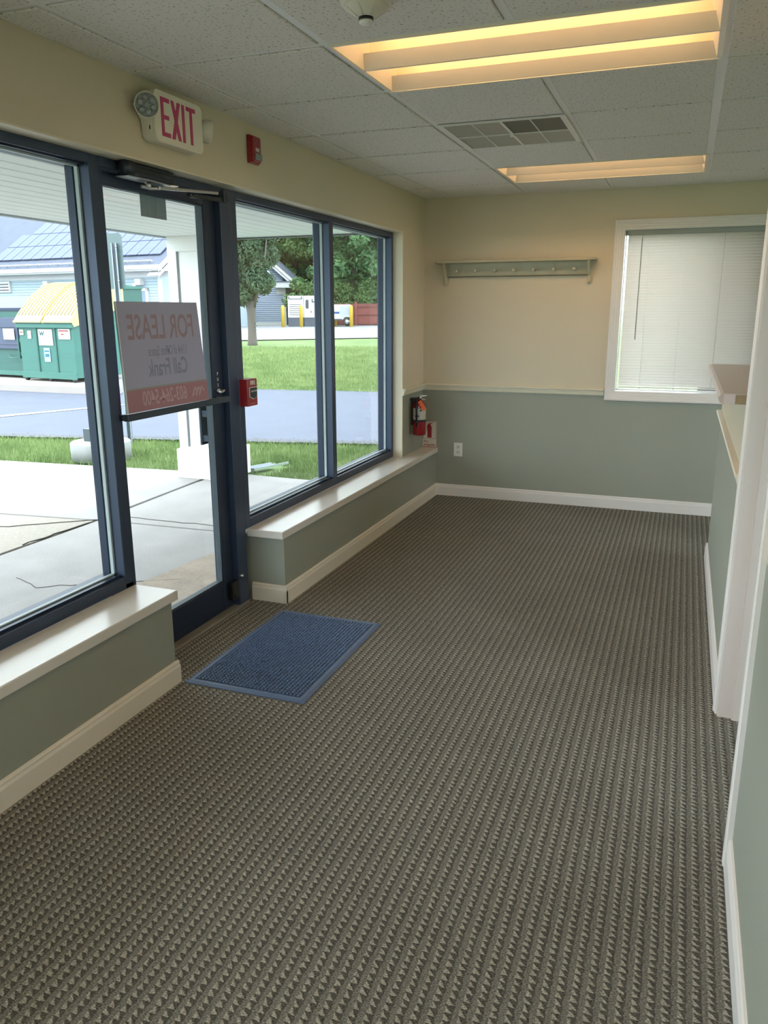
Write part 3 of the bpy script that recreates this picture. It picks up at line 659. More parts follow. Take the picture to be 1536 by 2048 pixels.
part('head_rail', MB().box(BX0-.006, BX1+.006, YBL-.016, YBL+.018, 2.016, 2.050, bev=.002), mat('head_rail_shade_grey', (150,156,152), .5), bl)  # shade at the window head put into the rail's grey-green colour
me_s = None; pitch_s = .0206; nsl = 52; ztop = 2.008
mb = MB()
for (a, c) in ((BX0, 1.3785), (1.3815, BX1)):
    nseg = 4; pv = None
    for i in range(nseg+1):
        u = i/nseg-.5; yy = .0140*u - .0030*(1-4*u*u); zz = .0236*u
        cur = [mb.bm.verts.new((a, YBL+yy, zz)), mb.bm.verts.new((c, YBL+yy, zz))]
        if pv:
            f = mb._f((pv[0], pv[1], cur[1], cur[0])); f.smooth = True
        pv = cur
proto = mb.obj('slat', M_SLAT, WO[bl.name]); proto.parent = bl
zbase = proto.location.z
for i in range(nsl):
    oo = proto if i == 0 else bpy.data.objects.new('slat', proto.data)
    if i: COL.objects.link(oo); oo.parent = bl
    oo.location = (0, 0, ztop-pitch_s*i)
    oo.rotation_euler = (R(random.uniform(-.15,.15)), 0, 0) if False else (0,0,0)
zb = ztop-pitch_s*(nsl-1)-.018
part('bottom_rail', MB().box(BX0, BX1, YBL-.010, YBL+.012, zb-.008, zb+.002, bev=.002), M_WHITEP, bl)
for xx in (.885, 1.125, 1.38, 1.64, 1.90, 2.16):
    part('ladder_cord', MB().tube([(xx, YBL-.0135, zb), (xx, YBL-.0135, 2.016)], .0009, 5), M_WHITEP, bl)
    part('cord_button', MB().lathe([(.004,0),(.004,-.004),(0,-.005)], (xx, YBL-.004, zb-.008), 'z', 8), M_DARKMET, bl)
part('tilt_wand', MB().tube([(.833, YBL-.030, 1.99), (.831, YBL-.030, 1.285)], .0032, 8).tube([(.834, YBL-.02, 2.02), (.833, YBL-.030, 1.99)], .002, 6), mat('smoky_wand', (150,140,134), .3), bl)

# ------------------------------------------------------------------ extinguisher and its sign
fe = thing('fire_extinguisher', (-.728, 2.665, .545), 'red fire extinguisher with an orange tag hanging under the chair rail', 'fire extinguisher')
ec = (-.728, 2.665, .545)
mb = MB(); mb.lathe([(0,0),(.046,0),(.050,.006),(.050,.218),(.048,.238),(.040,.256),(.026,.268),(.016,.272),(.016,.280),(0,.280)], ec, 'z', 28); part('cylinder', mb, M_REDP, fe)
mb = MB(); mb.lathe([(.0505,.122),(.0507,.123),(.0507,.212),(.0505,.213)], ec, 'z', 28); part('label_band', mb, mat('label_paper', (186,184,170), .5), fe)
mb = MB(); mb.box(ec[0]-.020, ec[0]+.012, ec[1]-.0520, ec[1]-.0505, .690, .705); mb.box(ec[0]+.02, ec[0]+.034, ec[1]-.049, ec[1]-.044, .735, .75)
for k in range(4): mb.box(ec[0]+.012, ec[0]+.016, ec[1]-.0520, ec[1]-.0496, .677+.018*k, .685+.018*k)
part('label_print', mb, mat('label_print_dark', (60,60,66), .5), fe)
mb = MB(); mb.lathe([(.0515,.106),(.0520,.107),(.0520,.122),(.0515,.123)], ec, 'z', 28); mb.box(XW, ec[0]-.03, ec[1]-.007, ec[1]+.007, .62, .82); mb.box(XW, ec[0]-.01, ec[1]-.03, ec[1]+.03, .815, .835, bev=.003); part('bracket', mb, M_BLACK, fe)
mb = MB(); mb.lathe([(.014,0),(.014,.018),(.010,.024),(.010,.034),(0,.034)], (ec[0],ec[1],.822), 'z', 16); mb.lathe([(0,0),(.013,.001),(.013,.014),(0,.016)], (ec[0]+.008, ec[1]-.006, .838), (.7,-.7,0), 16); part('valve', mb, M_CHROME, fe)
mb = MB(); mb.prism([(ec[0]-.02,.852),(ec[0]+.060,.858),(ec[0]+.062,.852),(ec[0]-.012,.842)], 'y', ec[1]-.009, ec[1]+.009, bev=.0015); mb.prism([(ec[0],.838),(ec[0]+.048,.826),(ec[0]+.050,.820),(ec[0],.830)], 'y', ec[1]-.008, ec[1]+.008, bev=.0015); part('handle', mb, M_CHROME, fe)
mb = MB(); mb.tube([(ec[0]-.006, ec[1]-.012,.838),(ec[0]-.006, ec[1]-.040,.830),(ec[0]-.006,ec[1]-.056,.800),(ec[0]-.006,ec[1]-.058,.74),(ec[0]-.006,ec[1]-.057,.66)], .0075, 10); mb.lathe([(.009,0),(.010,-.01),(.006,-.05),(0,-.05)], (ec[0]-.006,ec[1]-.057,.665), 'z', 12); part('hose', mb, M_BLACK, fe)
mb = MB(); mb.box(ec[0]+.008, ec[0]+.038, ec[1]-.0640, ec[1]-.0625, .728, .812, rot=Matrix.Rotation(R(-34),3,'Y'), piv=(ec[0]+.012,ec[1]-.06,.808)); mb.tube([(ec[0]+.004,ec[1]-.01,.835),(ec[0]+.018,ec[1]-.063,.806)], .0012, 5); part('inspection_tag', mb, mat('orange_tag', (214,100,44), .6), fe, 'orange paper inspection tag')

fs = thing('extinguisher_sign', (-.735, YF-.03, ZS), 'white sign with a red extinguisher symbol standing in the sill corner', 'sign')
FYS = YF-.012
mb = MB(); mb.box(-.794, -.674, FYS-.002, FYS, ZS+.001, .613, bev=.0008); part('sign_panel', mb, mat('sign_panel_white', (214,206,192), .5), fs)
mb = MB(); y_ = FYS-.003
for (a, c, d_, e_) in ((-.788,-.680,.606,.608), (-.788,-.680,.470,.472), (-.788,-.786,.470,.608), (-.682,-.680,.470,.608), (-.790,-.678,ZS+.003,ZS+.006)): mb.box(a, c, y_, y_+.002, d_, e_)
part('border', mb, M_RED, fs)
mb = MB(); pr = [(-.752,.478),(-.716,.478),(-.716,.565),(-.720,.577),(-.727,.584),(-.727,.590),(-.708,.597),(-.708,.600),(-.742,.597),(-.747,.590),(-.755,.575),(-.757,.540),(-.755,.540),(-.752,.566)]
mb.prism(pr, 'y', y_, y_+.0018); part('extinguisher_symbol', mb, M_RED, fs)
text('lettering', 'Fire', .026, basis((-.764, y_+.0005, .447), (1,0,0), (0,0,1)), M_RED, fs, sx=.95, depth=.0004, spacing=1.0)
text('lettering', 'Extinguisher', .024, basis((-.733, y_+.0005, .420), (1,0,0), (0,0,1)), M_RED, fs, sx=.80, depth=.0004)

# ------------------------------------------------------------------ counter
ct = thing('counter_top', (1.55, .95, 1.145), 'raised mauve laminate counter top with a raw particle board end on the half wall', 'counter')
M_LAM = mat('mauve_laminate', (190,174,168), .28, var=.03, vscale=3, stretch=(1,6,1))
mb = MB(); pr = [(1.338,1.1465),(1.326,1.150),(1.320,1.160),(1.320,1.172),(1.326,1.182),(1.338,1.186),(1.800,1.186),(1.800,1.182),(1.378,1.182),(1.378,1.1465)]
mb.prism(pr, 'y', .050, 1.87); part('laminate', mb, M_LAM, ct)
mb = MB(); mb.box(1.376, 1.80, .051, 1.868, 1.1465, 1.1825); part('core_board', mb, mat('particle_board', (150,132,104), .8, var=.3, vscale=120), ct, 'brown particle board core showing at the end')
mb = MB(); mb.box(1.338, 1.378, .0495, .051, 1.1475, 1.185); part('end_cap', mb, mat('mauve_end_cap', (206,192,192), .5, var=.12, vscale=60), ct)
mb = MB(); mb.box(1.488, 1.50, -.121, -.115, 1.085, 1.145); struct('trim_5', mb, mat('notch_dark_brown', (110,78,52), .8), 'small brown block painted as the dark gap at the post beside the counter')  # darkness of the gap beside the post painted as a brown block

# ------------------------------------------------------------------ door mat
dm = thing('door_mat', (-.375, -.28, 0), 'blue rubber door mat with a waffle of small bumps', 'door mat')
M_MAT = mat('blue_rubber', (84,106,142), .45, var=.10, vscale=30, bump=.1, bscale=300)
rotm = Matrix.Rotation(R(-.3), 3, 'Z')
mx0, mx1, my0, my1 = -.648, -.100, -.712, .156
mb = MB()
bd = .032
outer = [(mx0,my0),(mx1,my0),(mx1,my1),(mx0,my1)]
def ringm(i, z): return [(outer[0][0]+i,outer[0][1]+i,z),(outer[1][0]-i,outer[1][1]+i,z),(outer[2][0]-i,outer[2][1]-i,z),(outer[3][0]+i,outer[3][1]-i,z)]
lv = [ringm(0,.0005), ringm(0,.003), ringm(.016,.008), ringm(bd-.003,.009), ringm(bd,.004)]
rr = [[mb.bm.verts.new(v) for v in L] for L in lv]
for A, Bv in zip(rr, rr[1:]):
    for k in range(4): mb._f((A[k], A[(k+1)%4], Bv[(k+1)%4], Bv[k]))
mb._f(rr[-1]); mb._f(rr[0][::-1]); part('mat_base', mb, M_MAT, dm)
mb = MB(); nx, ny = 29, 48
px_, py_ = (mx1-mx0-2*bd-.008)/nx, (my1-my0-2*bd-.008)/ny
for i in range(nx):
    for j in range(ny):
        cx, cy = mx0+bd+.004+(i+.5)*px_, my0+bd+.004+(j+.5)*py_; a, c = .0066, .0038
        lo = [mb.bm.verts.new((cx+sx_*a, cy+sy_*a, .004)) for sx_, sy_ in ((-1,-1),(1,-1),(1,1),(-1,1))]
        hi = [mb.bm.verts.new((cx+sx_*c, cy+sy_*c, .0115)) for sx_, sy_ in ((-1,-1),(1,-1),(1,1),(-1,1))]
        mb._f(hi)
        for k in range(4): mb._f((lo[k], lo[(k+1)%4], hi[(k+1)%4], hi[k]))
part('bumps', mb, M_MAT, dm, kind='stuff')

# ------------------------------------------------------------------ OUTDOORS
MS[0] = .50
FH = Vector((-.35137, .93624, 0)); C0 = Vector((1.183, -3.226, 0)); FR = Vector((.93624, .35137, 0))
def depth(x, y): return (x-C0.x)*FH.x+(y-C0.y)*FH.y
KN = [(-50,-.06),(15.5,-.06),(17,.02),(28,.38),(34,.47),(50,.60),(120,.8)]
def gz(x, y):
    d = depth(x, y)
    for (a, za), (b_, zb_) in zip(KN, KN[1:]):
        if d <= b_: return za+(zb_-za)*(d-a)/(b_-a)
    return KN[-1][1]
def P2(lat, dep): v = C0+FR*lat+FH*dep; return v.x, v.y
def ground(name, poly_fn, mt, label, cat, dz=0, nu=24, nv=24, thick=.06):
    """poly_fn(u,v)->x,y ; closed slab following the terrain"""
    mb = MB(); top = [[None]*(nv+1) for _ in range(nu+1)]
    for i in range(nu+1):
        for j in range(nv+1):
            x, y = poly_fn(i/nu, j/nv); top[i][j] = mb.bm.verts.new((x, y, gz(x, y)+dz))
    for i in range(nu):
        for j in range(nv): mb._f((top[i][j], top[i+1][j], top[i+1][j+1], top[i][j+1]))
    return struct(name, mb, mt, label, cat)
def lerp(a, b_, t): return a+(b_-a)*t
def quadfn(A, Bq, Cq, D):
    return lambda u, v: tuple(lerp(lerp(A[k], Bq[k], u), lerp(D[k], Cq[k], u), v) for k in (0,1))
def grassm(name, c1, c2, sc_=3):
    m = mat(name, c1, .9, spec=.1); nt, b = nodes(m); tc = nt.nodes.new('ShaderNodeTexCoord')
    n = nt.nodes.new('ShaderNodeTexNoise'); n.inputs['Scale'].default_value = sc_; n.inputs['Detail'].default_value = 8; n.inputs['Roughness'].default_value = .7; nt.links.new(tc.outputs['Object'], n.inputs[0])
    r = nt.nodes.new('ShaderNodeValToRGB'); r.color_ramp.elements[0].position = .35; r.color_ramp.elements[1].position = .65; r.color_ramp.elements[0].color = (*s2l(c1),1); r.color_ramp.elements[1].color = (*s2l(c2),1)
    nt.links.new(n.outputs[0], r.inputs[0]); nt.links.new(r.outputs[0], b.inputs['Base Color']); return m
M_LAWN = grassm('lawn_green', (124,152,96), (158,180,122), 1.2)
M_BLADE = grassm('grass_blade_green', (132,162,98), (182,204,134), 2.0)
M_ASPH = mat('asphalt', (108,114,134), .85, var=.14, vscale=2.2, bump=.25, bscale=60)
M_CONC = mat('concrete_walk', (190,185,183), .85, var=.2, vscale=4, bump=.2, bscale=70)
M_CONC2 = mat('concrete_aggregate', (190,180,168), .9, var=.3, vscale=38, bump=.4, bscale=90)
ground('ground', quadfn((-150,-60),(60,-60),(60,160),(-150,160)), M_LAWN, 'lawn and ground outside the windows', 'lawn', -.03, 120, 120)
rd = Vector((.977,.212)); rn = Vector((-.212,.977))
def rp_(s_, t): v = rd*s_+rn*t; return (v.x, v.y)
ground('ground_asphalt', quadfn(rp_(-60,5.83), rp_(30,5.83), rp_(30,11.85), rp_(-60,12.4)), M_ASPH, 'grey asphalt drive between the grass strip and the lawn', 'driveway', .012, 60, 6)
# asphalt apron in front of and around the dumpsters, and the far back drive
ground('ground_parking', quadfn((-60,8.2),(-10.0,10.6),(-22,31.2),(-75,34)), M_ASPH, 'asphalt parking area beside the dumpsters', 'parking', .004, 30, 30)
ground('ground_back_drive', quadfn(P2(-14,27.9), P2(6,34.5), P2(8,52), P2(-16,52)), mat('light_asphalt', (176,176,182), .9, var=.06, vscale=1.5), 'pale grey drive beyond the lawn', 'driveway', .01, 16, 16)
pad = MB(); pad.prism([(-16.0,9.35),(-11.6,8.97),(-8.9,9.16),(-9.9,11.4),(-10.7,13.6),(-16.4,13.8)], 'z', -.2, .1, bev=.01)
struct('dumpster_pad', pad, mat('pale_concrete_pad', (206,196,190), .9, var=.1, vscale=2), 'pale concrete pad under the dumpsters', 'concrete pad')
# parking line
mb = MB(); a = Vector((-8.60,4.10,0)); c_ = Vector((-6.9,9.4,0)); d_ = (c_-a).normalized(); q = Vector((d_.y,-d_.x,0))*.055
mb.quad(*[Vector((v.x, v.y, gz(v.x, v.y)+.018)) for v in (Vector((-9.2,4.55,0)), Vector((-9.0,4.40,0)), Vector((-7.62,7.9,0)), Vector((-7.74,7.95,0)))])
solo('painted_line', mb, mat('worn_white_line', (208,208,202), .8, var=.15, vscale=20), (-8.4,6.2,-.04), 'worn white line painted across the asphalt drive', 'road marking')
# gravel edge of the drive
mb = MB()
for i in range(2600):
    s_ = random.uniform(-11, 0); x, y = rp_(s_, 5.83+abs(random.gauss(0,.09))); r_ = random.uniform(.008,.022); z = gz(x,y)+.008
    vs = [mb.bm.verts.new((x+r_*a_*random.uniform(.7,1.2), y+r_*b_*random.uniform(.7,1.2), z+ (r_*1.3 if c__ else 0))) for a_, b_, c__ in ((-1,-1,0),(1,-1,0),(1,1,0),(-1,1,0),(0,0,1))]
    for f in ((0,1,4),(1,2,4),(2,3,4),(3,0,4)): mb._f([vs[k] for k in f])
solo('gravel', mb, mat('gravel_stone', (150,150,158), .9, var=.35, vscale=30), (-5,5,-.08), 'loose grey gravel along the edge of the drive', 'gravel', None, 'stuff')
# walkway slabs: separate pieces with recessed joints
wk = bpy.data.objects.new('ground_walk', None); COL.objects.link(wk); WO['ground_walk'] = Vector(); tag(wk, 'cracked pale concrete walkway outside under the canopy', 'walkway', None, 'structure')
slabs = [([(-2.905,-6),(-1.02,-6),(-1.02,1.515),(-2.905,1.455)], M_CONC), ([(-2.905,1.48),(-1.02,1.54),(-1.02,3.36),(-1.9,3.34),(-2.97,3.385),(-2.985,2.9)], M_CONC),
         ([(-9,-6),(-2.945,-6),(-2.935,1.44),(-9,.78)], M_CONC2), ([(-9,.80),(-2.935,1.465),(-3.02,2.9),(-3.02,3.375),(-3.55,3.31),(-9,2.86)], M_CONC)]
for pts_, mt in slabs:
    mb = MB(); mb.prism(pts_, 'z', -.18, -.05, bev=.006); part('concrete_slab', mb, mt, wk)
mb = MB(); mb.prism([(-1.02,-6),(-1.42,-6),(-1.5,-.9),(-1.95,-.35),(-1.72,.2),(-1.62,1.0),(-1.5,1.6),(-1.02,1.7)], 'z', -.14, -.0475); part('patch', mb, mat('rough_tan_patch', (200,182,164), .95, var=.38, vscale=9, bump=.5, bscale=40), wk, 'rough tan patch beside the building')
for pth, rr_ in (([(-3.9,.9),(-3.4,1.08),(-2.93,1.45),(-2.6,1.48)], .006), ([(-2.95,.75),(-2.93,1.1),(-2.92,1.44)], .006), ([(-1.6,1.3),(-2.0,1.62),(-2.5,1.6),(-2.92,1.62)], .004), ([(-1.5,.5),(-1.9,.3),(-2.2,.1),(-2.5,.2)], .003)):
    mb = MB()
    pp = [Vector((x_, y_, -.0495)) for x_, y_ in pth]
    fine_ = []
    for A, Bv in zip(pp, pp[1:]):
        for k in range(6): fine_.append(A.lerp(Bv, k/6)+Vector((random.uniform(-.012,.012), random.uniform(-.012,.012), 0)))
    mb.tube(fine_, rr_, 5); part('crack', mb, mat('crack_dark', (96,92,84), 1), wk)

# grass blades near the walk and along the lawn edge
def blades(name, n, region, h0, h1, wd, mt, label):
    vs = np.zeros((n*3, 3)); k = 0
    pts_ = region(n)
    for i in range(n):
        x, y = pts_[i]; z = gz(x, y)-.03; a = random.uniform(0, math.pi); hh = random.uniform(h0, h1); ww = wd*random.uniform(.6, 1.2)
        dx, dy = math.cos(a)*ww, math.sin(a)*ww; lx, ly = random.gauss(0, .35)*hh, random.gauss(0, .35)*hh
        vs[3*i] = (x-dx, y-dy, z); vs[3*i+1] = (x+dx, y+dy, z); vs[3*i+2] = (x+lx, y+ly, z+hh)
    me = bpy.data.meshes.new(name); me.vertices.add(3*n); me.vertices.foreach_set('co', vs.ravel()); me.loops.add(3*n); me.loops.foreach_set('vertex_index', np.arange(3*n)); me.polygons.add(n); me.polygons.foreach_set('loop_start', np.arange(0, 3*n, 3)); me.update(); me.validate()
    me.materials.append(mt); o = bpy.data.objects.new(name, me); COL.objects.link(o); return tag(o, label, 'grass', None, 'stuff')
def reg_strip(n):
    out = []
    while len(out) < n:
        s_, t = random.uniform(-11.5, 0), random.uniform(3.0, 5.78)
        x, y = rp_(s_, t)
        if x > -1.1: continue
        edge = 3.36 if x > -3 else (3.385 + (x+3)*.086)
        if -3.32 < x < -2.70 and y < 3.53: continue
        if math.hypot(x+4.70, y-3.66) < .34: continue
        if -2.83 < x < -2.56 and 3.48 < y < 4.05: continue
        if y < edge+.015: continue
        out.append((x, y))
    return out
blades('grass_strip', 60000, reg_strip, .03, .095, .0035, M_BLADE, 'bright green grass strip between the walkway and the asphalt drive')
def reg_lawn(n):
    out = []
    while len(out) < n:
        dd = 15+ (random.random()**1.8)*12; lat = random.uniform(-.26, .03)*dd
        x, y = P2(lat, dd)
        if x*rn.x+y*rn.y < 11.9: continue
        if dd > 27.5 + (lat+5)*.5: continue
        out.append((x, y))
    return out
blades('lawn_grass', 70000, reg_lawn, .04, .10, .008, M_BLADE, 'mown lawn rising beyond the asphalt drive')

# canopy with boarded soffit
ZSOF = 2.147; XC = -3.275; YC = 3.44
cn = bpy.data.objects.new('canopy', None); COL.objects.link(cn); WO['canopy'] = Vector(); tag(cn, 'white boarded canopy over the walkway outside', 'canopy', None, 'structure')
MS[0] = .78
M_SOF = mat('soffit_white_vinyl', (252,255,255), .5, var=.02)
for i in range(16):
    xa = -1.02-.1425*i; xb = xa-.1425
    if xb < XC: xb = XC
    if xa <= XC+.01: break
    g = .004 if i != 12 else .009
    mb = MB(); pr = [(xa-g, ZSOF+.012), (xa-g, ZSOF+.006), (xa-g-.010, ZSOF), (xb+.008, ZSOF), (xb+.002, ZSOF+.006), (xb+.002, ZSOF+.012)]
    mb.prism(pr, 'y', REAR, YC); part('soffit_board', mb, M_SOF, cn)
mb = MB(); mb.box(XC-.03, -1.02, REAR, YC+.03, ZSOF+.012, ZSOF+.05); mb.box(XC-.04, XC, REAR, YC+.04, ZSOF-.012, ZSOF+.45); mb.box(XC, -1.02, YC, YC+.04, ZSOF-.012, ZSOF+.45); mb.box(XC-.04, -.98, REAR, YC+.04, ZSOF+.45, ZSOF+.5)
part('fascia', mb, mat('fascia_grey_white', (186,192,200), .5), cn)
mb = MB(); mb.box(XC, -1.02, YC-.012, YC, ZSOF-.014, ZSOF-.004); part('dark_reveal', mb, M_DARKMET, cn)
# exterior wall above the storefront
struct('wall_outside', MB().box(-1.0, -.984, .26, YF+.25, -.1, .37).box(-1.0, -.984, REAR, -.76, -.1, .37).box(-1.0, -.984, 2.47, YF+.25, .37, 2.13).box(-1.0,-.984, REAR, YF+.25, HEAD+.02, 2.75), mat('outer_wall_white', (214,212,206), .7), 'outer face of the building wall')
struct('roof', MB().box(-1.05, XO+.2, REAR-.15, YF+.26, H+.24, H+.40), M_OFFW, 'flat roof slab over the room')

col_ = thing('column', (-2.96, 3.32, -.05), 'white square canopy column with a wide base outside the door', 'column')
MS[0] = .68
M_COLW = mat('column_white', (255,255,255), .45, var=.015)
mb = MB(); mb.box(-3.268, -2.745, 3.02, 3.49, -.05, .228, bev=.004); part('column_base', mb, M_COLW, col_)
mb = MB(); fx0, fx1, fy0, fy1 = -3.262, -2.86, 3.07, 3.43
mb.box(fx0, fx1, fy0+.02, fy1, .228, ZSOF)
for (a, c, z0, z1) in ((fx0, fx0+.092, .228, ZSOF-.001), (fx1-.092, fx1, .228, ZSOF-.001), (fx0+.092, fx1-.092, 2.017, ZSOF-.001), (fx0+.092, fx1-.092, .228, .246)): mb.box(a, c, fy0, fy0+.02, z0, z1)
part('shaft', mb, M_COLW, col_)
mb = MB(); mb.box(fx0+.094, fx0+.104, fy0+.012, fy0+.02, .25, 2.015); part('panel_bead', mb, mat('bead_grey', (150,156,164), .6), col_)
MS[0] = .50
stg = thing('splash_trough', (-2.75,3.75,-.06), 'grey splash trough with pale edges lying on the grass beside the column', 'splash trough')
part('trough_base', MB().prism([(-2.90,3.56),(-2.75,3.58),(-2.66,3.86),(-2.76,3.90)], 'z', -.055, -.032), mat('trough_grey', (140,150,166), .8), stg)
part('edge_strip', MB().prism([(-2.90,3.57),(-2.893,3.566),(-2.745,3.93),(-2.752,3.93)], 'z', -.035, -.030), mat('trough_edge', (214,232,224), .6), stg)
part('edge_strip', MB().prism([(-2.757,3.575),(-2.75,3.578),(-2.60,4.02),(-2.607,4.02)], 'z', -.055, -.030), mat('trough_edge', (214,232,224), .6), stg)

cy = MB(); cy.lathe([(0,0),(.315,0),(.315,.180),(.302,.192),(0,.196)], (-4.70, 3.66, -.06), 'z', 36)
solo('concrete_drum', cy, mat('drum_concrete', (186,188,186), .85, var=.16, vscale=6, stretch=(1,1,.15)), (-4.70,3.66,-.06), 'round pale concrete drum at the edge of the walkway', 'concrete drum')
bx = MB(); bx.box(-4.84, -4.70, 3.56, 3.62, .136, .27, bev=.004)
solo('utility_box', bx, mat('utility_grey', (84,98,104), .5), (-4.77,3.59,.136), 'small grey box standing on the concrete drum', 'box')

sp_ = thing('road_sign', (-5.06, 4.627, -.06), 'back of a grey green road sign on a galvanised post', 'road sign')
mb = MB()
for (a, c) in ((-.022,-.018),(.018,.022)): mb.box(-5.065+a, -5.065+c, 4.60, 4.635, -.1, 2.26)
mb.box(-5.087, -5.043, 4.632, 4.636, -.1, 2.26); mb.box(-5.103,-5.083, 4.60,4.604,-.1,2.26); mb.box(-5.047,-5.027,4.60,4.604,-.1,2.26)
part('post', mb, mat('galvanised_steel', (188,200,212), .4, metal=.5, var=.08, vscale=12), sp_)
mb = MB(); mb.prism(rrect(.44, .62, .05, 5, -5.195, 2.060), 'y', 4.640, 4.644); part('sign_plate', mb, mat('sign_back_green_grey', (112,134,138), .5), sp_)
for z in (2.22, 1.84): part('bolt', MB().lathe([(.010,0),(.010,.014),(0,.014)], (-5.025, 4.600, z), (0,-1,0), 8), M_CHROME, sp_)

# dumpsters
M_DG = mat('dumpster_green', (70,138,126), .55, var=.12, vscale=5); M_DGD = mat('dumpster_dark_green', (56,116,108), .55, var=.1, vscale=5)
M_DY = mat('dumpster_yellow_lid', (255,244,160), .5, var=.04); M_DB = mat('dumpster_blue_black', (84,96,128), .5, var=.05); M_STK = mat('sticker_white', (255,255,255), .5); M_RUST = mat('rust_pad', (160,110,70), .9)
def sticker(name, x0, x1, z0, z1, par, mt=None): mb = MB(); mb.box(x0, x1, -.014, -.010, z0, z1); return part(name, mb, mt or M_STK, par, local=True)
D = thing('dumpster', (-11.86, 9.885, .1), 'green dumpster with a ribbed yellow lid and white stickers', 'dumpster', None, R(-8))
W_, DP = 1.62, 1.35
mb = MB(); mb.prism([(-.0,.09),(DP,.09),(DP,1.55),(0,1.08)], 'x', 0, W_); part('body', mb, M_DG, D, local=True)
mb = MB(); mb.box(-.04, W_+.04, -.05, .0, 1.08, 1.16, bev=.006); mb.box(-.03, W_+.03, -.035, 0, 1.155, 1.215); part('rim', mb, M_DG, D, local=True)
mb = MB(); mb.box(-.0, W_, -.03, 0, .06, .19, bev=.004); part('lower_skirt', mb, M_DG, D, local=True)
mb = MB()
for x_ in (.52, 1.08): mb.box(x_, x_+.035, -.020, .0, .19, 1.08)
part('rib', mb, M_DGD, D, local=True)
mb = MB(); mb.box(-.14, .0, .05, 1.1, .50, .58); mb.box(-.14,.0,.05,1.1,.78,.86); mb.box(-.14,-.10,.03,.12,.44,.88); part('fork_pocket', mb, M_DGD, D, local=True)
mb = MB()
for x_ in (.06, .81, 1.5): mb.lathe([(.05,0),(.05,.05),(0,.05)], (x_, .02, .05), 'x', 12)
part('caster', mb, M_DARKMET, D, local=True)
def lid_z(t): return 1.215 + .80*math.sin(min(1, t)*math.pi/2*.92)**.9
for (xa, xb, nr) in ((-.05, W_/2-.012, 8), (W_/2+.012, W_+.05, 8)):
    mb = MB(); ns = 10
    pr = [(-.07+1.08*i/ns, lid_z(i/ns)) for i in range(ns+1)]
    for i in range(ns):
        mb.quad((xa,)+pr[i], (xb,)+pr[i], (xb,)+pr[i+1], (xa,)+pr[i+1])
    mb.prism(pr+[(DP,pr[-1][1]-.02),(DP,1.5),(.0,1.1)], 'x', xa, xa+.01); mb.prism(pr+[(DP,pr[-1][1]-.02),(DP,1.5),(.0,1.1)], 'x', xb-.01, xb)
    mb.quad((xa,)+pr[-1], (xb,)+pr[-1], (xb,DP+.1,pr[-1][1]-.05), (xa,DP+.1,pr[-1][1]-.05)); mb.box(xa, xb, -.085, -.06, 1.185, 1.225)
    lid = part('lid', mb, M_DY, D, 'pale yellow plastic lid', local=True)
    for k in range(nr):
        x_ = xa+.07+(xb-xa-.14)*k/(nr-1); rb = MB(); rb.tube([(x_, -.07+1.08*(i+.8)/ns, lid_z((i+.8)/ns)+.004) for i in range(ns-1)], .010, 5); part('lid_rib', rb, mat('lid_rib_dark_yellow', (176,156,84), .6), lid, local=True)  # ribs in a darker yellow than the lid
mb = MB(); mb.tube([(W_/2, -.07+1.08*i/10, lid_z(i/10)-.005) for i in range(11)], .022, 6); part('centre_seam', mb, mat('seam_ochre', (196,160,52), .6), D, local=True)
s1 = sticker('sticker', .60, 1.02, .73, 1.05, D)
mb = MB()
for seg in (((.64,1.02),(.675,.93)),((.675,.93),(.705,1.0)),((.705,1.0),(.735,.93)),((.735,.93),(.775,1.02))):
    (xa, za), (xb, zb_) = seg; d_ = Vector((xb-xa,0,zb_-za)).normalized(); q = Vector((-d_.z,0,d_.x))*.013
    mb.quad(*(Vector((xa,-.0155,za))-q, Vector((xb,-.0155,zb_))-q, Vector((xb,-.0155,zb_))+q, Vector((xa,-.0155,za))+q))
part('letter_w', mb, mat('print_teal', (40,110,120), .5), s1, local=True)
mb = MB()
for k in range(3): mb.box(.66, .98-.06*k, -.0155, -.0145, .83-.03*k, .842-.03*k)
part('print_line', mb, mat('print_pale', (206,196,192), .5), s1, local=True)
s2 = sticker('sticker', .72, .90, .40, .68, D, mat('sticker_pale_blue', (190,224,230), .5)); mb = MB(); mb.box(.74,.88,-.0155,-.0145,.60,.63); mb.box(.75,.87,-.0155,-.0145,.50,.56); part('print_line', mb, mat('print_blue', (40,130,160), .5), s2, local=True)
s3 = sticker('sticker', .02, .15, .93, 1.04, D, mat('sticker_cream', (226,222,196), .5)); mb = MB(); mb.box(.04,.13,-.0155,-.0145,.975,1.0); part('print_line', mb, mat('print_brown', (140,110,70), .5), s3, local=True)
sticker('sticker', .27, .38, .86, 1.02, D)
s5 = sticker('sticker', 1.20, 1.54, .86, 1.06, D); mb = MB(); mb.box(1.22,1.50,-.0155,-.0145,1.01,1.04); mb.box(1.28,1.36,-.0155,-.0145,.94,.97); part('print_line', mb, mat('print_red', (190,80,70), .5), s5, local=True)
